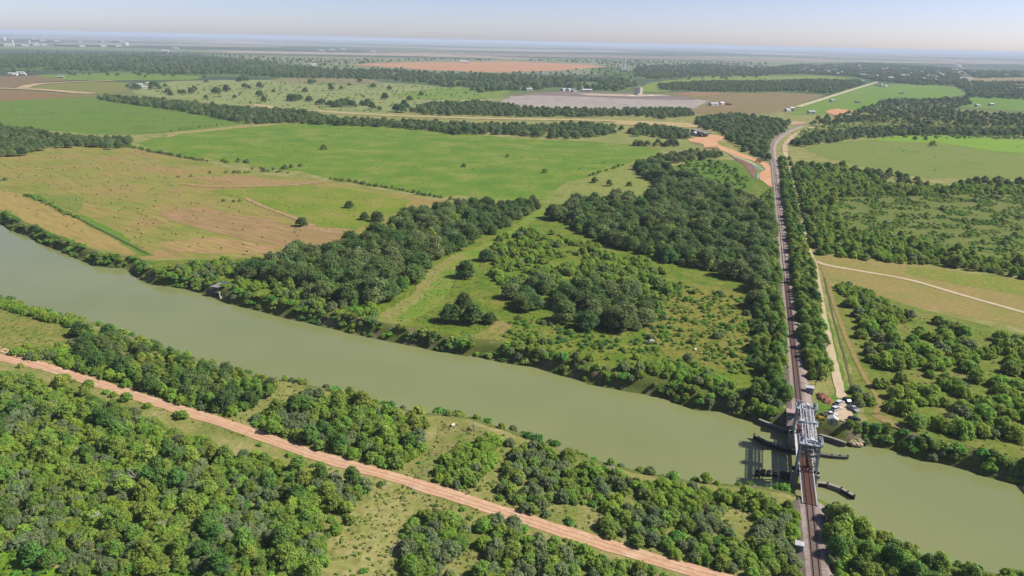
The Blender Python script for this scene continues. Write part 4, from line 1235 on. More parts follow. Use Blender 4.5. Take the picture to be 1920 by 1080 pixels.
# ================================================================== LIFT BRIDGE
steel = pmat('grey_bridge_steel', (206, 214, 222), .55, .1, size=2, spec=.4)
steel_d = pmat('dark_bridge_steel', (132, 142, 152), .6, .1, size=2)
white_st = pmat('pale_girder_paint', (236, 236, 240), .6, size=2)
conc = pmat('concrete', (176, 172, 160), .9, size=1.5)
brown_deck = pmat('brown_deck_timber', (128, 92, 78), .9, size=.7)
U0 = along(P(1513, 884))                                # near tower
SPAN = 24.0
HT = 10.2
BANG = math.atan2(TNRM.y, TNRM.x)                       # local x: right of the track, local y: along it
bridge = empty('lift_bridge', tpt(U0, 0, 0), BANG, 'grey steel vertical lift railway bridge with two lattice towers over the river', 'bridge')
def lattice_tower(y, name='tower'):
    W0, W1, D = 2.9, 2.7, 1.9
    t = MB()
    for sx in (-1, 1):
        for sy in (-1, 1):
            t.bar((sx * W0, y + sy * D, 0.2), (sx * W1, y + sy * D * .8, HT), .48)
    tw = t.build(name, steel, bridge)
    br = MB()
    lv = [1.2, 4.4, 6.6, 8.4, HT - .3]
    for k, z in enumerate(lv):
        if k == 0: continue
        for sy in (-1, 1):
            if z > 5.5: br.bar((-W0, y + sy * D * .9, z), (W0, y + sy * D * .9, z), .26)
        for sx in (-1, 1):
            br.bar((sx * W0, y - D, z), (sx * W0, y + D, z), .24)
            br.bar((sx * W0, y - D, lv[k - 1]), (sx * W0, y + D, z), .18)
            br.bar((sx * W0, y + D, lv[k - 1]), (sx * W0, y - D, z), .18)
        if k >= 2:
            for sy in (-1, 1):
                br.bar((-W0, y + sy * D * .9, lv[k - 1] if k > 2 else 5.8), (W0, y + sy * D * .9, z), .18)
                br.bar((W0, y + sy * D * .9, lv[k - 1] if k > 2 else 5.8), (-W0, y + sy * D * .9, z), .18)
    br.build('bracing', steel_d, tw)
    pf = MB()
    pf.box((0, y, HT + .1), (6.9, 4.4, .22))
    for x in (-3.1, -1.2, 1.2, 3.1): pf.box((x, y, HT + .35), (.5, 4.2, .3))
    pf.build('platform', steel, tw)
    for sx in (-1, 1):
        sh = MB()
        pts = [(sx * 2.5 + o_, y, HT + 1.25) for o_ in (-.28, .28)]
        sh.tube(pts, 1.05, 20)
        sh.tube([(sx * 2.5 - .5, y, HT + 1.25), (sx * 2.5 + .5, y, HT + 1.25)], .22, 10)
        sh.build('sheave', steel_d, tw)
    hr = MB()
    for sx in (-1, 1):
        for z in (.6, 1.15): hr.bar((sx * 3.4, y - 2.15, HT + .2 + z), (sx * 3.4, y + 2.15, HT + .2 + z), .09)
        for j in range(6): hr.bar((sx * 3.4, y - 2.1 + j * .84, HT + .2), (sx * 3.4, y - 2.1 + j * .84, HT + 1.35), .09)
    for sy in (-1, 1):
        hr.bar((-3.4, y + sy * 2.15, HT + 1.35), (3.4, y + sy * 2.15, HT + 1.35), .09)
        for j in range(9): hr.bar((-3.3 + j * .82, y + sy * 2.15, HT + .2), (-3.3 + j * .82, y + sy * 2.15, HT + 1.35), .08)
    hr.build('railing', white_st, tw)
    cw = MB()
    cw.box((0, y + (1.2 if y < 5 else -1.2), 8.4 if y < 5 else 8.2), (4.4, .9, 1.7))
    cw.build('counterweight', conc, tw)
    mh_ = MB()
    mh_.box((.2, y, HT + .7), (1.3, 1.3, .9))
    mh_.prism([(-.5, HT + 1.16), (.9, HT + 1.16), (.2, HT + 1.4)], y - .7, y + .7)
    mh_.build('machine_cover', white_st, tw)
    pr = MB()
    for sx in (-1, 1):
        pr.tube([(sx * 2.9, y, WATER - 1.5), (sx * 2.9, y, .2)], 1.25, 14)
    pr.box((0, y, -.35), (8.2, 3.6, 1.1))
    pr.build('pier', conc, bridge)
    return tw
lattice_tower(0.0)
lattice_tower(SPAN)
# tower-top span: two laced girders and a walkway
for x0, nm in ((-1.55, 'top_girder'), (1.55, 'top_girder'), (0.25, 'walkway')):
    g_ = MB()
    hw = .42 if nm == 'top_girder' else .6
    for o_ in (-hw, hw):
        g_.bar((x0 + o_, 2.2, HT + .35), (x0 + o_, SPAN - 2.2, HT + .35), .2, .3)
        if nm == 'top_girder': g_.bar((x0 + o_, 2.2, HT - .9), (x0 + o_, SPAN - 2.2, HT - .9), .18, .25)
    n_ = 16 if nm == 'top_girder' else 22
    for j in range(n_ + 1):
        y = 2.3 + (SPAN - 4.6) * j / n_
        g_.bar((x0 - hw, y, HT + .38), (x0 + hw, y, HT + .38), .14 if nm == 'top_girder' else .18, .1)
        if nm == 'top_girder' and j < n_:
            y2 = 2.3 + (SPAN - 4.6) * (j + 1) / n_
            for o_ in (-hw, hw):
                g_.bar((x0 + o_, y, HT - .9 if j % 2 else HT + .3), (x0 + o_, y2, HT + .3 if j % 2 else HT - .9), .1)
    if nm == 'walkway':
        for o_ in (-hw, hw):
            g_.bar((x0 + o_, 2.2, HT + 1.4), (x0 + o_, SPAN - 2.2, HT + 1.4), .09)
            for j in range(14): g_.bar((x0 + o_, 2.4 + j * 1.78, HT + .4), (x0 + o_, 2.4 + j * 1.78, HT + 1.4), .08)
    g_.build(nm, white_st, bridge)
mp_ = MB()
mp_.box((0, SPAN / 2, HT + .12), (6.0, 2.8, .2))
mp_.box((-1.9, SPAN / 2, HT + .75), (1.5, 1.6, 1.0)).box((1.9, SPAN / 2 + .3, HT + .65), (1.2, 1.3, .8))
mp_.tube([(-1.0, SPAN / 2, HT + .6), (1.2, SPAN / 2, HT + .6)], .3, 10)
for x in (-2.9, 2.9):
    mp_.bar((x, SPAN / 2 - 1.3, HT + 1.2), (x, SPAN / 2 + 1.3, HT + 1.2), .09)
    for j in range(4): mp_.bar((x, SPAN / 2 - 1.3 + j * .86, HT + .2), (x, SPAN / 2 - 1.3 + j * .86, HT + 1.2), .08)
mp_.build('drive_platform', steel, bridge)
# spans
def span(y0, y1, nm):
    d_ = MB()
    d_.box((0, (y0 + y1) / 2, DECK - .42), (2.2, y1 - y0, .4))
    sp = d_.build(nm, steel_d, bridge)
    n_ = int((y1 - y0) / .5)
    tm_ = MB()
    for j in range(n_):
        tm_.box((0, y0 + (j + .5) * (y1 - y0) / n_, DECK - .12), (3.5, .3, .22))
    tag(tm_.build('sleepers', brown_deck, sp), kind='stuff')
    for sx in (-1, 1):
        gd = MB()
        if nm == 'lift_span':
            h1 = 1.9 if sx > 0 else 1.0
            gd.box((sx * 2.25, (y0 + y1) / 2, DECK - .5), (.4, y1 - y0, .9))
            if sx > 0:
                gd.bar((2.25, y0 + .5, DECK + h1), (2.25, y1 - .5, DECK + h1), .3)
                for j in range(11):
                    a = y0 + .5 + (y1 - y0 - 1) * j / 10
                    gd.bar((2.25, a, DECK - .1), (2.25, a, DECK + h1), .2)
                    if j < 10: gd.bar((2.25, a, DECK - .1), (2.25, a + (y1 - y0 - 1) / 10, DECK + h1), .16)
            else:
                gd.box((-2.35, (y0 + y1) / 2, DECK + .25), (.7, y1 - y0, .3))
        else:
            gd.box((sx * 1.5, (y0 + y1) / 2, DECK - 1.3), (.35, y1 - y0, 1.5))
            gd.box((sx * 1.95, (y0 + y1) / 2, DECK + .02), (.3, y1 - y0, .16))
        gd.build('girder', white_st if nm == 'lift_span' else steel, sp)
    for s in (-.75, .75):
        MB().bar((s, y0, DECK + .1), (s, y1, DECK + .1), .14, .18).build('rail', rail_m, sp)
span(.15, SPAN - .15, 'lift_span')
span(U_NEAR_AB - U0 - 2, -.15, 'approach_span')
span(SPAN + .15, U_FAR_AB - U0 + 1, 'approach_span')
ab = MB()
ab.box((0, U_NEAR_AB - U0 - 1.2, -1.9), (7, 2.2, 4.4)).box((0, U_FAR_AB - U0 + 2.0, -1.9), (7, 2.2, 4.4))
ab.build('abutment', conc, bridge)

def box_hut(name, px, size, wall, roof, label, cat, rot=BANG, z=0.0, gable=False, door=True):
    p = P(px[0], px[1], z)
    e_ = empty(name, p, rot, label, cat)
    L_, W_, H_ = size
    MB().box((0, 0, H_ / 2), (L_, W_, H_)).build('wall', wall, e_)
    r_ = MB()
    if gable:
        r_.prism([(-L_ / 2 - .25, H_), (L_ / 2 + .25, H_), (0, H_ + L_ * .28)], -W_ / 2 - .25, W_ / 2 + .25)
    else:
        r_.box((0, 0, H_ + .1), (L_ + .4, W_ + .4, .2))
    r_.build('roof', roof, e_)
    if door: MB().box((-L_ * .15, -W_ / 2 - .03, 1.0), (.9, .06, 2.0)).build('door', steel_d, e_)
    return e_
hut_blue = pmat('pale_blue_metal', (150, 172, 188), .5, size=2)
hut_white = pmat('white_metal', (226, 226, 224), .5, size=2)
hut_green = pmat('pale_green_metal', (170, 182, 170), .5, size=2)
roof_pink = pmat('faded_red_roof', (206, 172, 168), .7, size=1)
box_hut('equipment_hut', (1517,737), (2.6, 2.2, 2.5), hut_blue, hut_white, 'pale blue equipment hut with white roof beside the track beyond the bridge', 'hut')
box_hut('equipment_hut', (1497,1034), (1.9, 1.7, 2.4), hut_blue, hut_white, 'small pale blue cabinet left of the track near the bottom edge', 'hut')
box_hut('storage_shed', (1560,795), (3.2, 2.2, 2.3), hut_green, hut_white, 'pale green metal shed with white roof beside the parking pad', 'shed', gable=True)
# operator cabin on stilts
cab = empty('operator_cabin', P(1480, 808, WATER), BANG, 'white operator cabin on tall legs at the left of the bridge', 'cabin')
for x in (-1.3, 1.3):
    for y in (-1, 1): MB().bar((x, y, -.8), (x, y, 5.4), .3).build('leg', steel, cab)
MB().box((0, 0, 6.6), (3.2, 2.6, 2.3)).build('wall', hut_blue, cab)
MB().box((0, 0, 7.85), (4.0, 3.2, .2)).box((.6, 0, 7.98), (2.4, 3.0, .08)).build('roof', roof_pink, cab)
for x in (-.9, .3): MB().box((x, -1.32, 6.9), (.8, .06, .9)).build('window', pmat('dark_glass', (60, 72, 84), .1, size=1), cab)

# walls and fenders
def wall_line(name, px, zt, zb, th, mat, label, cat, cap=None, piles=False, z0=WATER):
    L = [P(x, y, zt) for x, y in px]
    o_ = empty(name, (L[0].x, L[0].y, z0), 0, label, cat)
    base = Vector((L[0].x, L[0].y, z0))
    Ls = resample(L, 2.2)
    for i_, (a, b_) in enumerate(zip(Ls, Ls[1:])):
        m = MB()
        mid = [Vector((q.x, q.y, (zt + zb) / 2)) - base for q in (a, b_)]
        m.bar(mid[0], mid[1].lerp(mid[0], .02), th, zt - zb)
        m.build('panel', conc if (cap is conc and mat is timber and i_ % 3 == 1) else mat, o_)
    c_ = MB()
    for a, b_ in zip(L, L[1:]):
        c_.bar(Vector((a.x, a.y, zt + .09)) - base, Vector((b_.x, b_.y, zt + .09)) - base, th + .5, .2)
    c_.build('cap', cap or mat, o_)
    if piles:
        for i, q in enumerate(Ls):
            MB().tube([Vector((q.x, q.y, WATER - 1.5)) - base, Vector((q.x, q.y, zt + .55)) - base], .26, 8).build('pile', timber, o_)
    return o_
timber = pmat('tarred_timber', (64, 62, 58), .9, size=.8)
timber_g = pmat('grey_timber', (120, 124, 116), .9, size=.8)
sheet_p = pmat('sheet_piling', (120, 118, 116), .7, size=1)
wall_line('retaining_wall', [(1423,786),(1448,796),(1472,805),(1490,808)], -3.3, -6, .5, sheet_p, 'grey sheet pile wall with pale cap at the left of the far bridge tower', 'retaining wall', conc)
wall_line('retaining_wall', [(1527,812),(1556,820),(1586,830)], -3.3, -6, .5, sheet_p, 'grey sheet pile wall with pale cap at the right of the far bridge tower', 'retaining wall', conc)
wall_line('fender_wall', [(1414,815),(1432,826),(1458,836),(1494,845)], -3.4, -5.6, .5, timber, 'long curved dark timber fender left of the lift span', 'fender', timber_g, True)
wall_line('fender_wall', [(1534,850),(1560,854),(1590,856)], -4.1, -5.6, .8, timber_g, 'short straight grey timber fender right of the lift span', 'fender', timber_g, True)
wall_line('fender_wall', [(1527,904),(1552,907),(1578,916),(1602,930)], -3.8, -5.6, .5, timber, 'curved black fender with pale top right of the near tower', 'fender', conc, True)
wall_line('fender_wall', [(1464,887),(1478,889),(1496,893)], -3.4, -5.6, 1.4, timber, 'short thick black fender left of the near tower', 'fender', timber, True)
for i, (x, y, wd) in enumerate(((1420,892,'leftmost'),(1430,890,'second from left'),(1441,892,'third from left'),(1453,892,'rightmost'))):
    p = P(x, y, WATER)
    o_ = empty('pile_dolphin', p, i, '%s of four black pile clusters in the water left of the bridge' % wd, 'piles', 'pile clusters left of the bridge')
    for j in range(7):
        a = j * PI / 3
        r_ = 0 if j == 6 else .52
        MB().tube([(r_ * 1.3 * math.cos(a), r_ * 1.3 * math.sin(a), -1.5), (r_ * math.cos(a), r_ * math.sin(a), 1.7 + (j % 3) * .12)], .27, 8).build('pile', timber, o_)
    MB().tube([(0, 0, 1.0), (0, 0, 1.35)], .86, 14).build('band', steel_d, o_)
# boulders at the right end of the wall
rock_m = pmat('pale_rock', (196, 180, 150), .9, size=.8)
rr = random.Random(3)
def rock_mesh(seed):
    r2 = random.Random(seed); bm = bmesh.new()
    bmesh.ops.create_icosphere(bm, subdivisions=2, radius=1)
    for v in bm.verts:
        v.co *= 1 + noise.noise(v.co * 1.3 + Vector((seed, 0, 0))) * .45
        v.co.z *= .7
    me = bpy.data.meshes.new('boulder'); bm.to_mesh(me); bm.free(); me.materials.append(rock_m)
    return me
rocks = [rock_mesh(i) for i in range(4)]
for i in range(16):
    p = P(rr.uniform(1588, 1618), rr.uniform(824, 834), -4.2)
    o_ = link('boulder', rocks[i % 4], None, p, rr.uniform(0, 6), rr.uniform(.5, 1.1))
    tag(o_, 'pale boulder in the riprap at the right end of the far retaining wall', 'boulder', 'riprap boulders by the bridge')
# rust-brown spoil heap
def heap(name, px, rx, ry, h, mat, label, cat):
    p = P(*px)
    v, f = [], []
    n1, n2 = 22, 7
    for j in range(n2 + 1):
        for i in range(n1):
            a = 2 * PI * i / n1; q = j / n2
            r_ = 1 - q
            z = h * (math.sin(q * PI / 2) ** .8)
            d_ = Vector((math.cos(a) * rx * r_, math.sin(a) * ry * r_, z))
            d_ += noise.noise_vector(d_ * .9) * .55 * (1 if j else .2)
            v.append(d_)
    for j in range(n2):
        for i in range(n1):
            k = (i + 1) % n1
            f.append((j * n1 + i, j * n1 + k, (j + 1) * n1 + k, (j + 1) * n1 + i))
    o_ = link(name, mesh_from(name, v, f, mat), None, p - Vector((0, 0, .15)))
    return tag(o_, label, cat)
heap('spoil_heap', (1546,748), 2.6, 5.5, 1.7, pmat('rust_soil', (178, 128, 98), .95, var=.5, size=.8), 'rust brown heap of soil and scrap beside the gravel road', 'soil heap')

# ================================================================== VEHICLES
glass = MATS['dark_glass']; tyre = pmat('tyre', (44, 44, 46), .9, size=.5)
def vehicle(px, rot, paint, kind, label):
    e_ = empty('parked_car' if kind == 'suv' else 'pickup_truck', P(*px), rot, label, 'car' if kind == 'suv' else 'truck', 'vehicles parked by the bridge')
    e_.scale = (.9, .9, .9)
    L, W, = (4.7, 1.9) if kind == 'suv' else (5.6, 2.0)
    h = L / 2
    if kind == 'suv':
        low = [(-h, .45), (h, .45), (h + .05, .75), (h - .1, 1.0), (h - 1.2, 1.1), (-h + .05, 1.1), (-h - .05, .8)]
        cab_ = [(-h + .1, 1.1), (h - 1.25, 1.1), (h - 2.0, 1.72), (-h + .45, 1.76)]
    else:
        low = [(-h, .5), (h, .5), (h + .05, .8), (h - .1, 1.1), (h - 1.4, 1.18), (-h + .02, 1.18), (-h - .03, .8)]
        cab_ = [(-.75, 1.18), (h - 1.45, 1.18), (h - 2.15, 1.82), (-.55, 1.86)]
    body = MB().prism(low, -W / 2, W / 2).build('body', paint, e_)
    ins = [(x * .97 + .02, z) for x, z in cab_]
    MB().prism(cab_, -W / 2 + .08, W / 2 - .08).build('window_band', glass, e_)
    x0, x1 = cab_[3][0], cab_[2][0]
    MB().box(((x0 + x1) / 2, 0, cab_[2][1] + .03), (x1 - x0 + .1, W - .22, .1)).build('roof', paint, e_)
    if kind == 'pickup':
        MB().box((-h + 1.0, 0, 1.2), (1.75, W - .3, .05)).build('load_bed', tyre, e_)
    for sx in (-1, 1):
        for sy in (-1, 1):
            w_ = MB().tube([(sx * (h - .95), sy * (W / 2 - .22), .37), (sx * (h - .95), sy * (W / 2 + .02), .37)], .37, 12).build('wheel', tyre, e_)
            MB().tube([(sx * (h - .95), sy * (W / 2 + .02), .37), (sx * (h - .95), sy * (W / 2 + .04), .37)], .2, 10).build('rim', steel, w_)
    for sy in (-.7, .7):
        MB().box((h - .02, sy, .82), (.12, .32, .16)).build('headlight', white_st, e_)
    return e_
wp, bp_, gp = pmat('white_paint', (236, 238, 242), .35, size=3, var=.05, spec=.5), pmat('black_paint', (44, 48, 54), .3, size=3, spec=.5), pmat('silver_paint', (190, 196, 204), .35, size=3, spec=.5)
ang = BANG
vehicle((1574,758), ang + .95, wp, 'suv', 'white car parked nearest the end of the gravel road')
vehicle((1568,769), ang + .75, wp, 'suv', 'white car parked in the middle of the left row')
vehicle((1556,780), ang + .08, wp, 'pickup', 'white pickup truck parked sideways near the pale green shed')
vehicle((1589,755), ang - .95, bp_, 'suv', 'black car in the shade at the top right of the parking pad')
vehicle((1599,769), ang - .95, gp, 'pickup', 'silver pickup truck on the right side of the parking pad')
vehicle((1601,789), ang + .3, bp_, 'suv', 'black car alone at the lower right of the parking pad')
yel = pmat('yellow_paint', (238, 196, 70), .5, size=2)
ex = empty('mini_excavator', P(1538, 787), ang + .5, 'small yellow excavator beside the far bridge tower', 'excavator')
for s in (-.7, .7):
    MB().prism([(-1.1, .05), (1.1, .05), (1.3, .35), (1.1, .65), (-1.1, .65), (-1.3, .35)], s - .2, s + .2).build('crawler_track', tyre, ex)
MB().box((-.2, 0, 1.05), (1.9, 1.5, .7)).box((-.7, 0, 1.5), (.9, 1.4, .4)).build('body', yel, ex)
MB().box((.15, .25, 1.95), (1.0, .9, 1.1)).build('cab', glass, ex)
MB().bar((.7, -.35, 1.3), (1.9, -.35, 2.8), .25).bar((1.9, -.35, 2.8), (2.9, -.35, 1.2), .2).build('boom', yel, ex)
MB().prism([(2.6, .5), (3.2, .6), (3.1, 1.2), (2.8, 1.25)], -.65, -.05).build('bucket', tyre, ex)
# machines on the road works
for (px, lab) in (((1420,303), 'orange grader on the curve of the road works'), ((1425,305), 'second orange machine on the curve of the road works')):
    g2 = empty('road_grader', P(*px), .9, lab, 'machine')
    MB().box((0, 0, 1.3), (5.5, 1.4, .9)).box((2.8, 0, 1.1), (2.6, .5, .5)).build('body', pmat('orange_paint', (214, 130, 60), .5, size=2), g2)
    MB().box((-.6, 0, 2.4), (1.5, 1.4, 1.5)).build('cab', glass, g2)
    MB().box((1.4, 0, .55), (.25, 3.6, .6), .3).build('blade', steel_d, g2)
    for x in (-2.2, -1, 3.4):
        for s in (-1, 1): MB().tube([(x, s * .8, .65), (x, s * 1.15, .65)], .65, 12).build('wheel', tyre, g2)

# ================================================================== HAY BALES
bale_m = pmat('hay', (186, 164, 116), .95, size=.5, var=.25)
prof = [(.0, .70), (.16, .75), (.5, .765), (1.0, .765), (1.34, .75), (1.5, .70)]
v, f = [], []
N = 16
for x, r_ in prof:
    for j in range(N):
        a = 2 * PI * j / N
        z = .74 + r_ * math.sin(a) * .97
        v.append(Vector((x - .75, r_ * math.cos(a) * 1.03, max(z, .0))))
for i in range(len(prof) - 1):
    for j in range(N):
        k = (j + 1) % N
        f.append((i * N + j, i * N + k, (i + 1) * N + k, (i + 1) * N + j))
for base, sgn in ((0, 1), ((len(prof) - 1) * N, -1)):      # pressed-in spiral ends
    c_ = len(v); x = v[base].x
    for j in range(N):
        q = v[base + j]
        v.append(Vector((x + sgn * .05, q.y * .62, .74 + (q.z - .74) * .62)))
    v.append(Vector((x + sgn * .02, 0, .74)))
    for j in range(N):
        k = (j + 1) % N
        f.append((base + j, c_ + j, c_ + k, base + k)); f.append((c_ + j, c_ + N, c_ + k))
bale_me = mesh_from('hay_bale', v, f, bale_m)
bm = bmesh.new(); bm.from_mesh(bale_me); bmesh.ops.recalc_face_normals(bm, faces=bm.faces); bm.to_mesh(bale_me); bm.free()
# read off the photograph: two enlarged pieces of the field
BALES = [(x / 4, 310 + y / 4) for x, y in (
    (535,175),(655,155),(690,188),(625,215),(730,215),(785,155),(820,125),(840,185),(912,175),(962,150),(990,185),(953,235),(580,260),(537,280),(535,305),(725,282),(843,283),(1140,182),(1160,168),(1182,218),
    (1174,263),(1160,308),(1040,324),(1065,365),(895,342),(868,388),(1045,437),(1160,436),(960,490),(1043,482),(1068,512),(1020,540),(1328,320),(1325,515),(1455,372),(1440,285),(1490,284),(1532,345),(1660,363),(1800,343),(1725,318),
    (1750,437),(1635,460),(1825,482),(1493,503),(1530,540),(1428,610),(1665,620),(1830,595),(1857,645),(1835,668),(1045,105),(1090,93),(1022,92),(830,98),(800,76),(680,98),(660,70),(610,93),(560,105),(503,80),(385,78),(375,150),(338,113),
    (318,40),(275,75),(143,90),(100,92),(68,92),(85,20),(140,5),(275,15),(395,20),(478,32),(565,17),(582,32),(735,15),(745,28))]
BALES += [(480 + x / 4, 310 + y / 4) for x, y in ((293,500),(305,488),(318,528),(53,540),(122,660))]
BALES += [(x / 7.385, 260 + y / 7.385) for x, y in ((285,260),(775,262),(655,340),(1140,165),(1690,330),(1868,342),(1268,352),(1355,398),(1885,183),(1040,400))]
BALES += [(250,300),(275,296),(290,310),(315,318),(335,312),(300,330),(345,322),(380,318),(240,318)]
LABB = {}
for i, (x, y) in enumerate(BALES):
    p = P(x, y + .8)
    o_ = link('hay_bale', bale_me, None, (p.x, p.y, .06), random.uniform(0, PI), .8)
    zone = 'upper left' if x < 150 and y < 350 else 'lower left' if x < 230 else 'middle' if x < 330 else 'right'
    LABB.setdefault(zone, []).append((p, o_))
for zone, ls in LABB.items():
    ls.sort(key=lambda q: q[0].y)
    for i, (p, o_) in enumerate(ls):
        w_ = 'nearest' if i == 0 else 'farthest' if i == len(ls) - 1 else ORD[i] + ' nearest'
        tag(o_, '%s round tan hay bale on the %s part of the hay field' % (w_, zone), 'hay bale', 'round hay bales on the hay field')

# ================================================================== BOAT DOCK, POLES, SMALL THINGS
dk = empty('boat_dock', P(415, 551, WATER) + Vector((0, 0, 1.5)), 0, 'weathered boat dock with grey metal roof and blue tarp on the far bank', 'boat dock')
dv = (P(436, 526) - P(400, 541)).normalized(); dk.rotation_euler = (0, 0, math.atan2(dv.y, dv.x))
for x in (-4.2, 0, 4.2):
    for y in (-2, 2): MB().tube([(x, y, -3), (x, y, 3.6)], .16, 8).build('post', timber_g, dk)
rf = MB()
for k in range(12):
    rf.box((-4.4 + k * .6, 0, 3.75 + .05 * (k % 2)), (.58, 5.0, .07))
rf.build('roof', pmat('corrugated_roof', (190, 188, 186), .5, .2, size=1), dk)
MB().prism([(2.7, 3.5), (5.2, 2.9), (5.2, 3.1), (3.9, 4.0), (2.7, 3.95)], -2.6, 2.6).build('tarp', pmat('blue_tarp', (72, 98, 150), .6, size=1), dk)
for k in range(9): MB().box((-4.2 + k * 1.05, -.2, .9), (.95, 4.0, .12)).build('plank', timber_g, dk)
MB().bar((-3.4, -2.2, 1.0), (-6.0, -5.0, -1.4), 1.0, .15).build('ramp', pmat('pale_timber', (196, 186, 164), .9, size=1), dk)

def pole(px, h, label, arm=True):
    e_ = empty('utility_pole', P(*px), BANG, label, 'utility pole')
    MB().tube([(0, 0, -.6), (0, 0, h * .5), (0, 0, h)], [.17, .15, .11], 8).build('shaft', timber_g, e_)
    if arm:
        MB().box((0, 0, h - .7), (2.2, .14, .16)).build('crossarm', timber_g, e_)
        for x in (-.95, 0, .95): MB().tube([(x, 0, h - .62), (x, 0, h - .35)], [.07, .09], 6).build('insulator', conc, e_)
pole((1663,777), 9.5, 'utility pole with crossarm standing in the open grove')
pole((1529,722), 8.5, 'pale bare pole among trees right of the track', False)
pole((1547,716), 7, 'dark bare pole beside the rust brown heap', False)
bleach = pmat('bleached_wood', (206, 200, 186), .9, size=.6)
def dead_tree(px, h, seed, label):
    r2 = random.Random(seed)
    e_ = empty('dead_tree', P(*px), r2.uniform(0, 6), label, 'dead tree')
    MB().tube([(0, 0, -.3), (.15, 0, h * .3), (.3, .1, h * .55)], [.24, .19, .14], 7).build('trunk', bleach, e_)
    for k in range(7):
        a = r2.uniform(0, 2 * PI); st = Vector((.15 + .15 * k / 7, 0, h * (.25 + .3 * k / 7)))
        en = st + Vector((math.cos(a), math.sin(a), .9)) * h * r2.uniform(.25, .45)
        md_ = st.lerp(en, .5) + Vector((r2.uniform(-.2, .2), r2.uniform(-.2, .2), .1))
        m = MB().tube([st, md_, en], [.12, .09, .03], 6)
        for _ in range(3):
            a2 = r2.uniform(0, 2 * PI)
            m.tube([md_, md_ + Vector((math.cos(a2), math.sin(a2), .8)) * h * .16], [.06, .02], 5)
        m.build('branch', bleach, e_)
dead_tree((255,912), 6.6, 1, 'bleached bare dead tree in the thicket below the red dirt road')
dead_tree((186,986), 5.8, 2, 'smaller bare dead tree lower down in the left thicket')
dead_tree((226,912), 4.6, 3, 'low pale dead branches left of the bleached dead tree')
dead_tree((155,862), 5.2, 11, 'grey bare tree above and left of the bleached dead tree')
dead_tree((303,1000), 4.8, 12, 'grey bare snag in the lower middle of the left thicket')
dead_tree((420,1006), 4.6, 13, 'grey bare snag near the right side of the left thicket')
dead_tree((1150,892), 4.4, 14, 'grey bare snag in the long thicket by the river')
dead_tree((890,806), 3.6, 5, 'fallen dead snag at the near waterline by the grassy gap')
def feeder(px, mat, label):
    e_ = empty('deer_feeder', P(*px), 1, label, 'feeder')
    MB().tube([(0, 0, 1.3), (0, 0, 1.4), (0, 0, 2.2), (0, 0, 2.3)], [.2, .46, .46, .3], 12).build('barrel', mat, e_)
    for k in range(3):
        a = k * 2.094
        MB().bar((.38 * math.cos(a), .38 * math.sin(a), 2.0), (.95 * math.cos(a), .95 * math.sin(a), 0), .09).build('leg', steel_d, e_)
feeder((551,725), pmat('dark_barrel', (64, 48, 36), .8), 'dark barrel feeder on legs in the small clearing by the river')
gb = pmat('blue_grey_barrel', (150, 166, 180), .7)
feeder((701,600), gb, 'pale blue grey feeder left of the riverside tree clump')
feeder((881,636), gb, 'pale blue grey feeder below the riverside tree clump')
feeder((1018,664), gb, 'pale blue grey feeder near the eroded far bank')
# bleached canopy and debris on the rough grass
cn = empty('collapsed_canopy', P(1222, 645), .3, 'white collapsed canopy draped over brush on the rough grass', 'canopy')
v, f = [], []
for i in range(9):
    for j in range(5):
        u_, w_ = i / 8, j / 4
        z = 1.9 * math.sin(u_ * PI) ** .7 + .25 * noise.noise(Vector((u_ * 4, w_ * 3, 2))) + .05
        v.append((-2.2 + 4.4 * u_, -.9 + 1.8 * w_ + .3 * math.sin(u_ * 5), z))
for i in range(8):
    for j in range(4): f.append((i * 5 + j, (i + 1) * 5 + j, (i + 1) * 5 + j + 1, i * 5 + j + 1))
cl = link('sheet', mesh_from('sheet', v, f, hut_white, True), cn)
sm_ = cl.modifiers.new('thickness', 'SOLIDIFY'); sm_.thickness = .06
for x in (-2.1, -.6, .8, 2.1): MB().bar((x, .2, 0), (x * .9, .1, 1.75 - abs(x) * .5), .09).build('frame_leg', white_st, cn)
for (px, r_, lab) in (((1303,657), .8, 'white plastic drum lying on the rough grass left of the railway'), ((849,799), .8, 'white plastic drum lying in the grassy gap by the river')):
    o_ = MB().tube([(-.75, 0, .5), (-.7, 0, .5), (-.3, 0, .5), (.3, 0, .5), (.7, 0, .5), (.75, 0, .5)], [.38, .48, .5, .5, .48, .38], 14).build('drum', hut_white, None, P(*px), .8)
    tag(o_, lab, 'drum')
for (px, h, ln_, lab) in (((773,918), 2.3, .4, 'white pipe marker just below the dirt road'), ((719,916), 1.8, .2, 'white gate post at the top of the mown clearing'),
                     ((794,886), 2.0, .3, 'white pipe marker just above the dirt road'), ((732,1038), 1.9, .8, 'leaning white pipe in the lower mown clearing')):
    e_ = empty('marker_post', P(*px), .4, lab, 'post')
    MB().tube([(0, 0, -.3), (ln_, 0, h)], .09, 8).build('pipe', white_st, e_)
    MB().tube([(ln_, 0, h), (ln_ * 1.06, 0, h + .14)], .12, 8).build('cap', hut_white, e_)

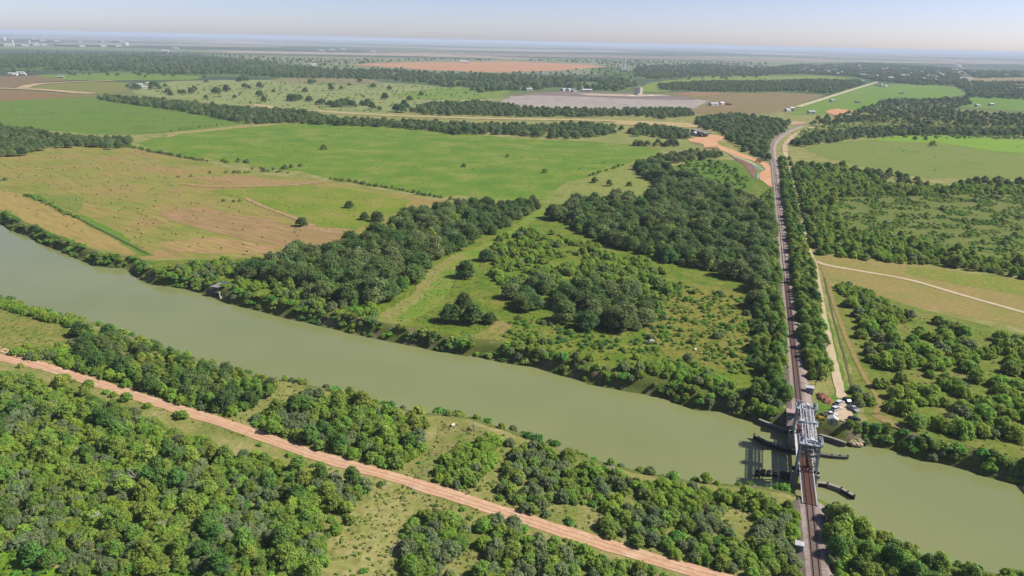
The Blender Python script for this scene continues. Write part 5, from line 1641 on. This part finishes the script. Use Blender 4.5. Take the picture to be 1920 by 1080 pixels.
# ================================================================== FARM BUILDINGS, TOWN, WORKS FAR OFF
wallc = {k: pmat('wall_' + k, c, .8, size=4) for k, c in dict(white=(236, 234, 228), cream=(232, 218, 186), grey=(186, 188, 188), tan=(206, 186, 150), red=(176, 118, 96), blue=(150, 170, 196)).items()}
roofc = {k: pmat('roof_' + k, c, .7, size=4) for k, c in dict(white=(240, 240, 238), silver=(206, 212, 218), brown=(140, 112, 92), red=(166, 96, 76), grey=(140, 140, 140)).items()}
HPROTO = {}
def house(px, L, W, H, wc, rc, label, rot=None, group=None, cat='house', pitch=.22):
    key = (L, W, H, wc, rc, pitch)
    if key not in HPROTO:
        wm = MB().box((0, 0, H / 2), (L, W, H)).prism([(-W / 2 + .05, H - .02), (W / 2 - .05, H - .02), (0, H + W * pitch - .15)], -L / 2 + .05, L / 2 - .05)
        for q in wm.v[8:]: q.x, q.y = q.y, q.x
        wme = mesh_from('wall', wm.v, wm.f, wallc[wc])
        r_ = MB()
        t_ = .25
        r_.prism([(-W / 2 - .5, H - .1), (0, H + W * pitch), (W / 2 + .5, H - .1), (W / 2 + .5, H + t_ - .1), (0, H + W * pitch + t_), (-W / 2 - .5, H + t_ - .1)], -L / 2 - .5, L / 2 + .5)
        for q in r_.v: q.x, q.y = q.y, q.x
        rme = mesh_from('roof', r_.v, r_.f, roofc[rc])
        for me in (wme, rme):
            bm = bmesh.new(); bm.from_mesh(me); bmesh.ops.recalc_face_normals(bm, faces=bm.faces); bm.to_mesh(me); bm.free()
        dme = mesh_from('door', *(lambda m: (m.v, m.f))(MB().box((L * .1, -W / 2 - .04, 1.05), (1.1 if H < 4 else 3.4, .08, 2.1 if H < 4 else 3))), roofc['brown'])
        HPROTO[key] = (wme, rme, dme)
    e_ = empty(cat.replace(' ', '_'), P(*px), random.uniform(0, PI) if rot is None else rot, label, cat, group)
    for nm, me in zip(('wall', 'roof', 'door'), HPROTO[key]):
        link(nm, me, e_)
    return e_
house((262,161), 14, 9, 3.8, 'white', 'white', 'white farm house among dark trees on the far left', .3)
house((272,166), 11, 7, 3.5, 'white', 'silver', 'smaller white farm building below the far left farm house', .5, cat='barn')
house((278,158), 10, 7, 3.5, 'cream', 'white', 'third pale building behind the far left farm house', .2)
for i, (x, y) in enumerate(((20,140),(30,140),(36,138),(42,138),(45,141),(28,142))):
    house((x, y), 12, 8, 4, 'white', 'white', '%s white shed in the cluster beside the far left brown field' % ('first', 'second', 'third', 'fourth', 'fifth', 'sixth')[i], .2, 'white sheds beside the far left field', 'shed')
house((115,146), 16, 7, 3.5, 'grey', 'silver', 'grey shed on the far left green field', .1, cat='shed')
house((1100,172), 26, 10, 5, 'white', 'white', 'long white building behind the grey bare field', .1, cat='barn')
for i, (x, y) in enumerate(((1056,171),(1066,171),(1076,172),(992,170),(1003,167),(1066,160))):
    house((x, y), 16, 11, 5, 'white', 'silver', '%s white house in the row behind the grey bare field' % ('first', 'second', 'third', 'fourth', 'fifth', 'sixth')[i], None, 'white houses behind the grey bare field')
house((1338,198), 20, 11, 4.5, 'white', 'silver', 'wide white barn between the bare field and brown field', .4, cat='barn')
house((1352,196), 14, 9, 4, 'cream', 'white', 'small house right of the wide white barn', .8)
house((1366,197), 10, 8, 3.5, 'red', 'brown', 'small reddish house right of the white barn', .2)
house((1476,209), 11, 8, 4, 'white', 'white', 'white house left of the orange bare soil', .6)
house((1484,208), 9, 9, 6, 'white', 'white', 'tall white shed beside the white house', .1, cat='shed')
house((1521,213), 14, 9, 4, 'white', 'silver', 'white roofed house left of the far orange soil', .2)
house((1592,219), 14, 6, 3.5, 'white', 'white', 'white shed in front of the far orange soil', .15, cat='shed')
house((1560,191), 10, 8, 4, 'grey', 'silver', 'small house near the pale farm road', .4)
house((1608,193), 11, 8, 3.6, 'white', 'grey', 'grey roofed house on the pasture right of the farm road', .1)
house((1832,200), 11, 8, 4, 'white', 'silver', 'white house on the far right green field', .4)
house((1858,198), 11, 8, 4, 'grey', 'white', 'house with trees on the far right green field', .2)
for i, (x, y) in enumerate(((1643,161),(1652,160),(1660,163),(1690,176),(1557,156),(1556,167),(1650,163))):
    house((x, y), 14, 8, 4, 'white', 'silver', '%s pale barn on the pasture below the town' % ('first', 'second', 'third', 'fourth', 'fifth', 'sixth', 'seventh')[i], None, 'pale barns below the town', 'barn')
for i, (x, y) in enumerate(((574,124),(588,123),(485,127),(492,126),(1296,130),(1350,130),(1374,129),(1018,139))):
    house((x, y), 22, 12, 6, 'white', 'white', 'white building number %s from the left in the far woods' % ('one', 'two', 'three', 'four', 'five', 'six', 'seven', 'eight')[i], None, 'white buildings in the far woods', 'building')
for i, (x, y) in enumerate(((528,86),(523,86),(622,95),(603,96),(644,94),(700,98),(310,97),(330,92),(870,118))):
    house((x, y), 45, 22, 7, 'white', 'white', 'white building on the plain near the horizon left of centre', .1, 'white buildings near the horizon', 'building')
rt = random.Random(8)
TOWN = PL([(1430,137),(1520,124),(1640,122),(1790,132),(1792,156),(1720,157),(1640,149),(1540,139)])
k = 0
while k < 70:
    p = P(rt.uniform(1430, 1795), rt.uniform(121, 157))
    if not inside(p, TOWN): continue
    e_ = house((0, 700), *rt.choice(((22, 14, 8), (30, 14, 9), (18, 13, 8))), rt.choice(('white', 'cream', 'grey', 'tan')), rt.choice(('white', 'silver', 'grey', 'red', 'white')),
               'small pale house among the trees of the far right town', None, 'houses of the far right town')
    e_.location = (p.x, p.y, 0); k += 1
for i in range(22):
    p = P(rt.uniform(1782, 1806), rt.uniform(108, 140))
    e_ = house((0, 700), 34, 18, 9, rt.choice(('white', 'cream', 'tan', 'red')), rt.choice(('white', 'silver', 'red')),
               'building strung along the far railway through the town', None, 'buildings along the far railway', 'building')
    e_.location = (p.x, p.y, 0)
for i in range(9):
    p = P(rt.uniform(1820, 1918), rt.uniform(133, 144))
    e_ = house((0, 700), 26, 14, 8, 'white', 'silver', 'pale house in the tree belt at the far right edge', None, 'houses in the far right tree belt')
    e_.location = (p.x, p.y, 0)
# tan block beside the bare field
tb = empty('grain_store', P(1197, 178), .95, 'tall tan block-shaped grain store behind the grey bare field', 'grain store')
MB().box((0, 0, 9.5), (16, 15, 19)).build('wall', wallc['white'], tb)
for i in range(9): MB().box((-7.4 + i * 1.85, -7.6, 9.3), (.35, .3, 18.4)).build('rib', wallc['cream'], tb)
MB().box((0, 0, 19.2), (16.8, 15.8, .7)).build('roof', wallc['tan'], tb)
MB().box((-15, -4, 2.2), (12, 9, 4.4)).build('annex', wallc['grey'], tb)
heap('sand_heap', (1180,180), 16, 8, 4, wallc['cream'], 'pale sand heap left of the tan grain store', 'sand heap')
heap('sand_heap', (1216,180), 14, 7, 3.5, wallc['cream'], 'pale sand heap right of the tan grain store', 'sand heap')
# tower plant
pl_ = empty('tower_plant', P(1170, 131), .2, 'white industrial plant with one tall tower on the plain', 'plant')
MB().box((0, 0, 6), (40, 26, 12)).box((30, 4, 3.5), (24, 18, 7)).build('hall', wallc['white'], pl_)
MB().tube([(0, 0, 12), (0, 0, 30), (0, 0, 56)], [5.2, 5, 4.6], 14).build('tower', wallc['white'], pl_)
MB().tube([(-30, 0, 0), (-30, 0, 28)], 4.2, 12).build('silo', wallc['grey'], pl_)
MB().tube([(14, 0, 12), (14, 0, 27)], 3, 12).tube([(20, 2, 0), (20, 2, 22)], 3, 12).build('silo', wallc['grey'], pl_)
# works on the left horizon
for i, (x, y, L, W, H) in enumerate(((8,86,120,60,14),(22,85,80,50,11),(40,86,140,60,10),(62,85,120,60,12),(78,85,90,50,9),(130,87,420,50,12),(170,87,420,50,12),(205,87,300,50,10),(72,77,200,60,16),(100,78,180,60,14),(222,79,170,60,14),(145,79,120,50,12),(60,75,120,50,16),(190,79,80,40,12))):
    p = P(x, y)
    e_ = empty('factory_hall', p, -.55, 'long white hall of the works on the far left horizon', 'factory', 'halls of the works on the left horizon')
    MB().box((0, 0, H / 2), (L, W, H)).build('wall', wallc['grey'], e_)
    r_ = MB(); nb = 4
    for k in range(nb): r_.box((-L / 2 + L * (k + .5) / nb, 0, H + 1), (L / nb * .96, W + 4, 2))
    r_.build('roof', roofc['white'], e_)
for i, (x, y, h, r_, lab) in enumerate(((25,87,52,8,'tall pale stack at the left of the far works'), (56,85,44,7,'second pale stack of the far works'), (69,85,30,7,'short stack of the far works'), (8,76,40,22,'white rounded tank left of the far works'), (236,85,30,28,'white round tank at the right end of the far works'))):
    e_ = empty('storage_tank' if r_ > 20 else 'chimney_stack', P(x, y), 0, lab, 'tank' if r_ > 20 else 'chimney')
    MB().tube([(0, 0, 0), (0, 0, h * .85), (0, 0, h)], [r_, r_ * (.85 if r_ < 20 else 1), r_ * (.8 if r_ < 20 else .6)], 16).build('shell', wallc['white'], e_)
    MB().tube([(0, 0, h), (0, 0, h + h * .04)], r_ * .7, 16).build('rim', wallc['grey'], e_)
# overpass deck at the road works
ov = empty('overpass', P(1313, 254), math.atan2(*((P(1327, 253) - P(1302, 246)).yx)), 'short concrete overpass under construction above the orange road works', 'overpass')
MB().box((0, 0, 5.6), (46, 11, 1.2)).build('deck', conc, ov)
for s in (-1, 1): MB().box((0, s * 5.3, 6.6), (46, .4, .8)).build('parapet', white_st, ov)
for x in (-16, 0, 16): MB().box((x, 0, 2.5), (1.4, 9, 5)).build('column', conc, ov)
for i, (x, y) in enumerate(((1307,254),(1305,250))):
    house((x, y), 14, 8, 4, 'white', 'white', ('white site hut below the overpass', 'white site hut beside the overpass')[i], .5, cat='hut')

# ================================================================== HAZE
hb = MB()
hb.box((0, 40000 * 0 + 0, 0), (2, 2, 2))
for v in hb.v:
    v.x *= 150000; v.y *= 150000; v.z = -8.0 if v.z < 0 else 132.0
mh = bpy.data.materials.new('haze_air')
mh.use_nodes = True
mh.node_tree.nodes.remove(mh.node_tree.nodes['Principled BSDF'])
pv = mh.node_tree.nodes.new('ShaderNodeVolumePrincipled')
pv.inputs['Color'].default_value = (.68, .80, .97, 1)
pv.inputs['Density'].default_value = HAZE_D
pv.inputs['Anisotropy'].default_value = 0.0
mh.node_tree.links.new(pv.outputs[0], mh.node_tree.nodes['Material Output'].inputs['Volume'])
hz = hb.build('haze', mh)
tag(hz, kind='stuff')
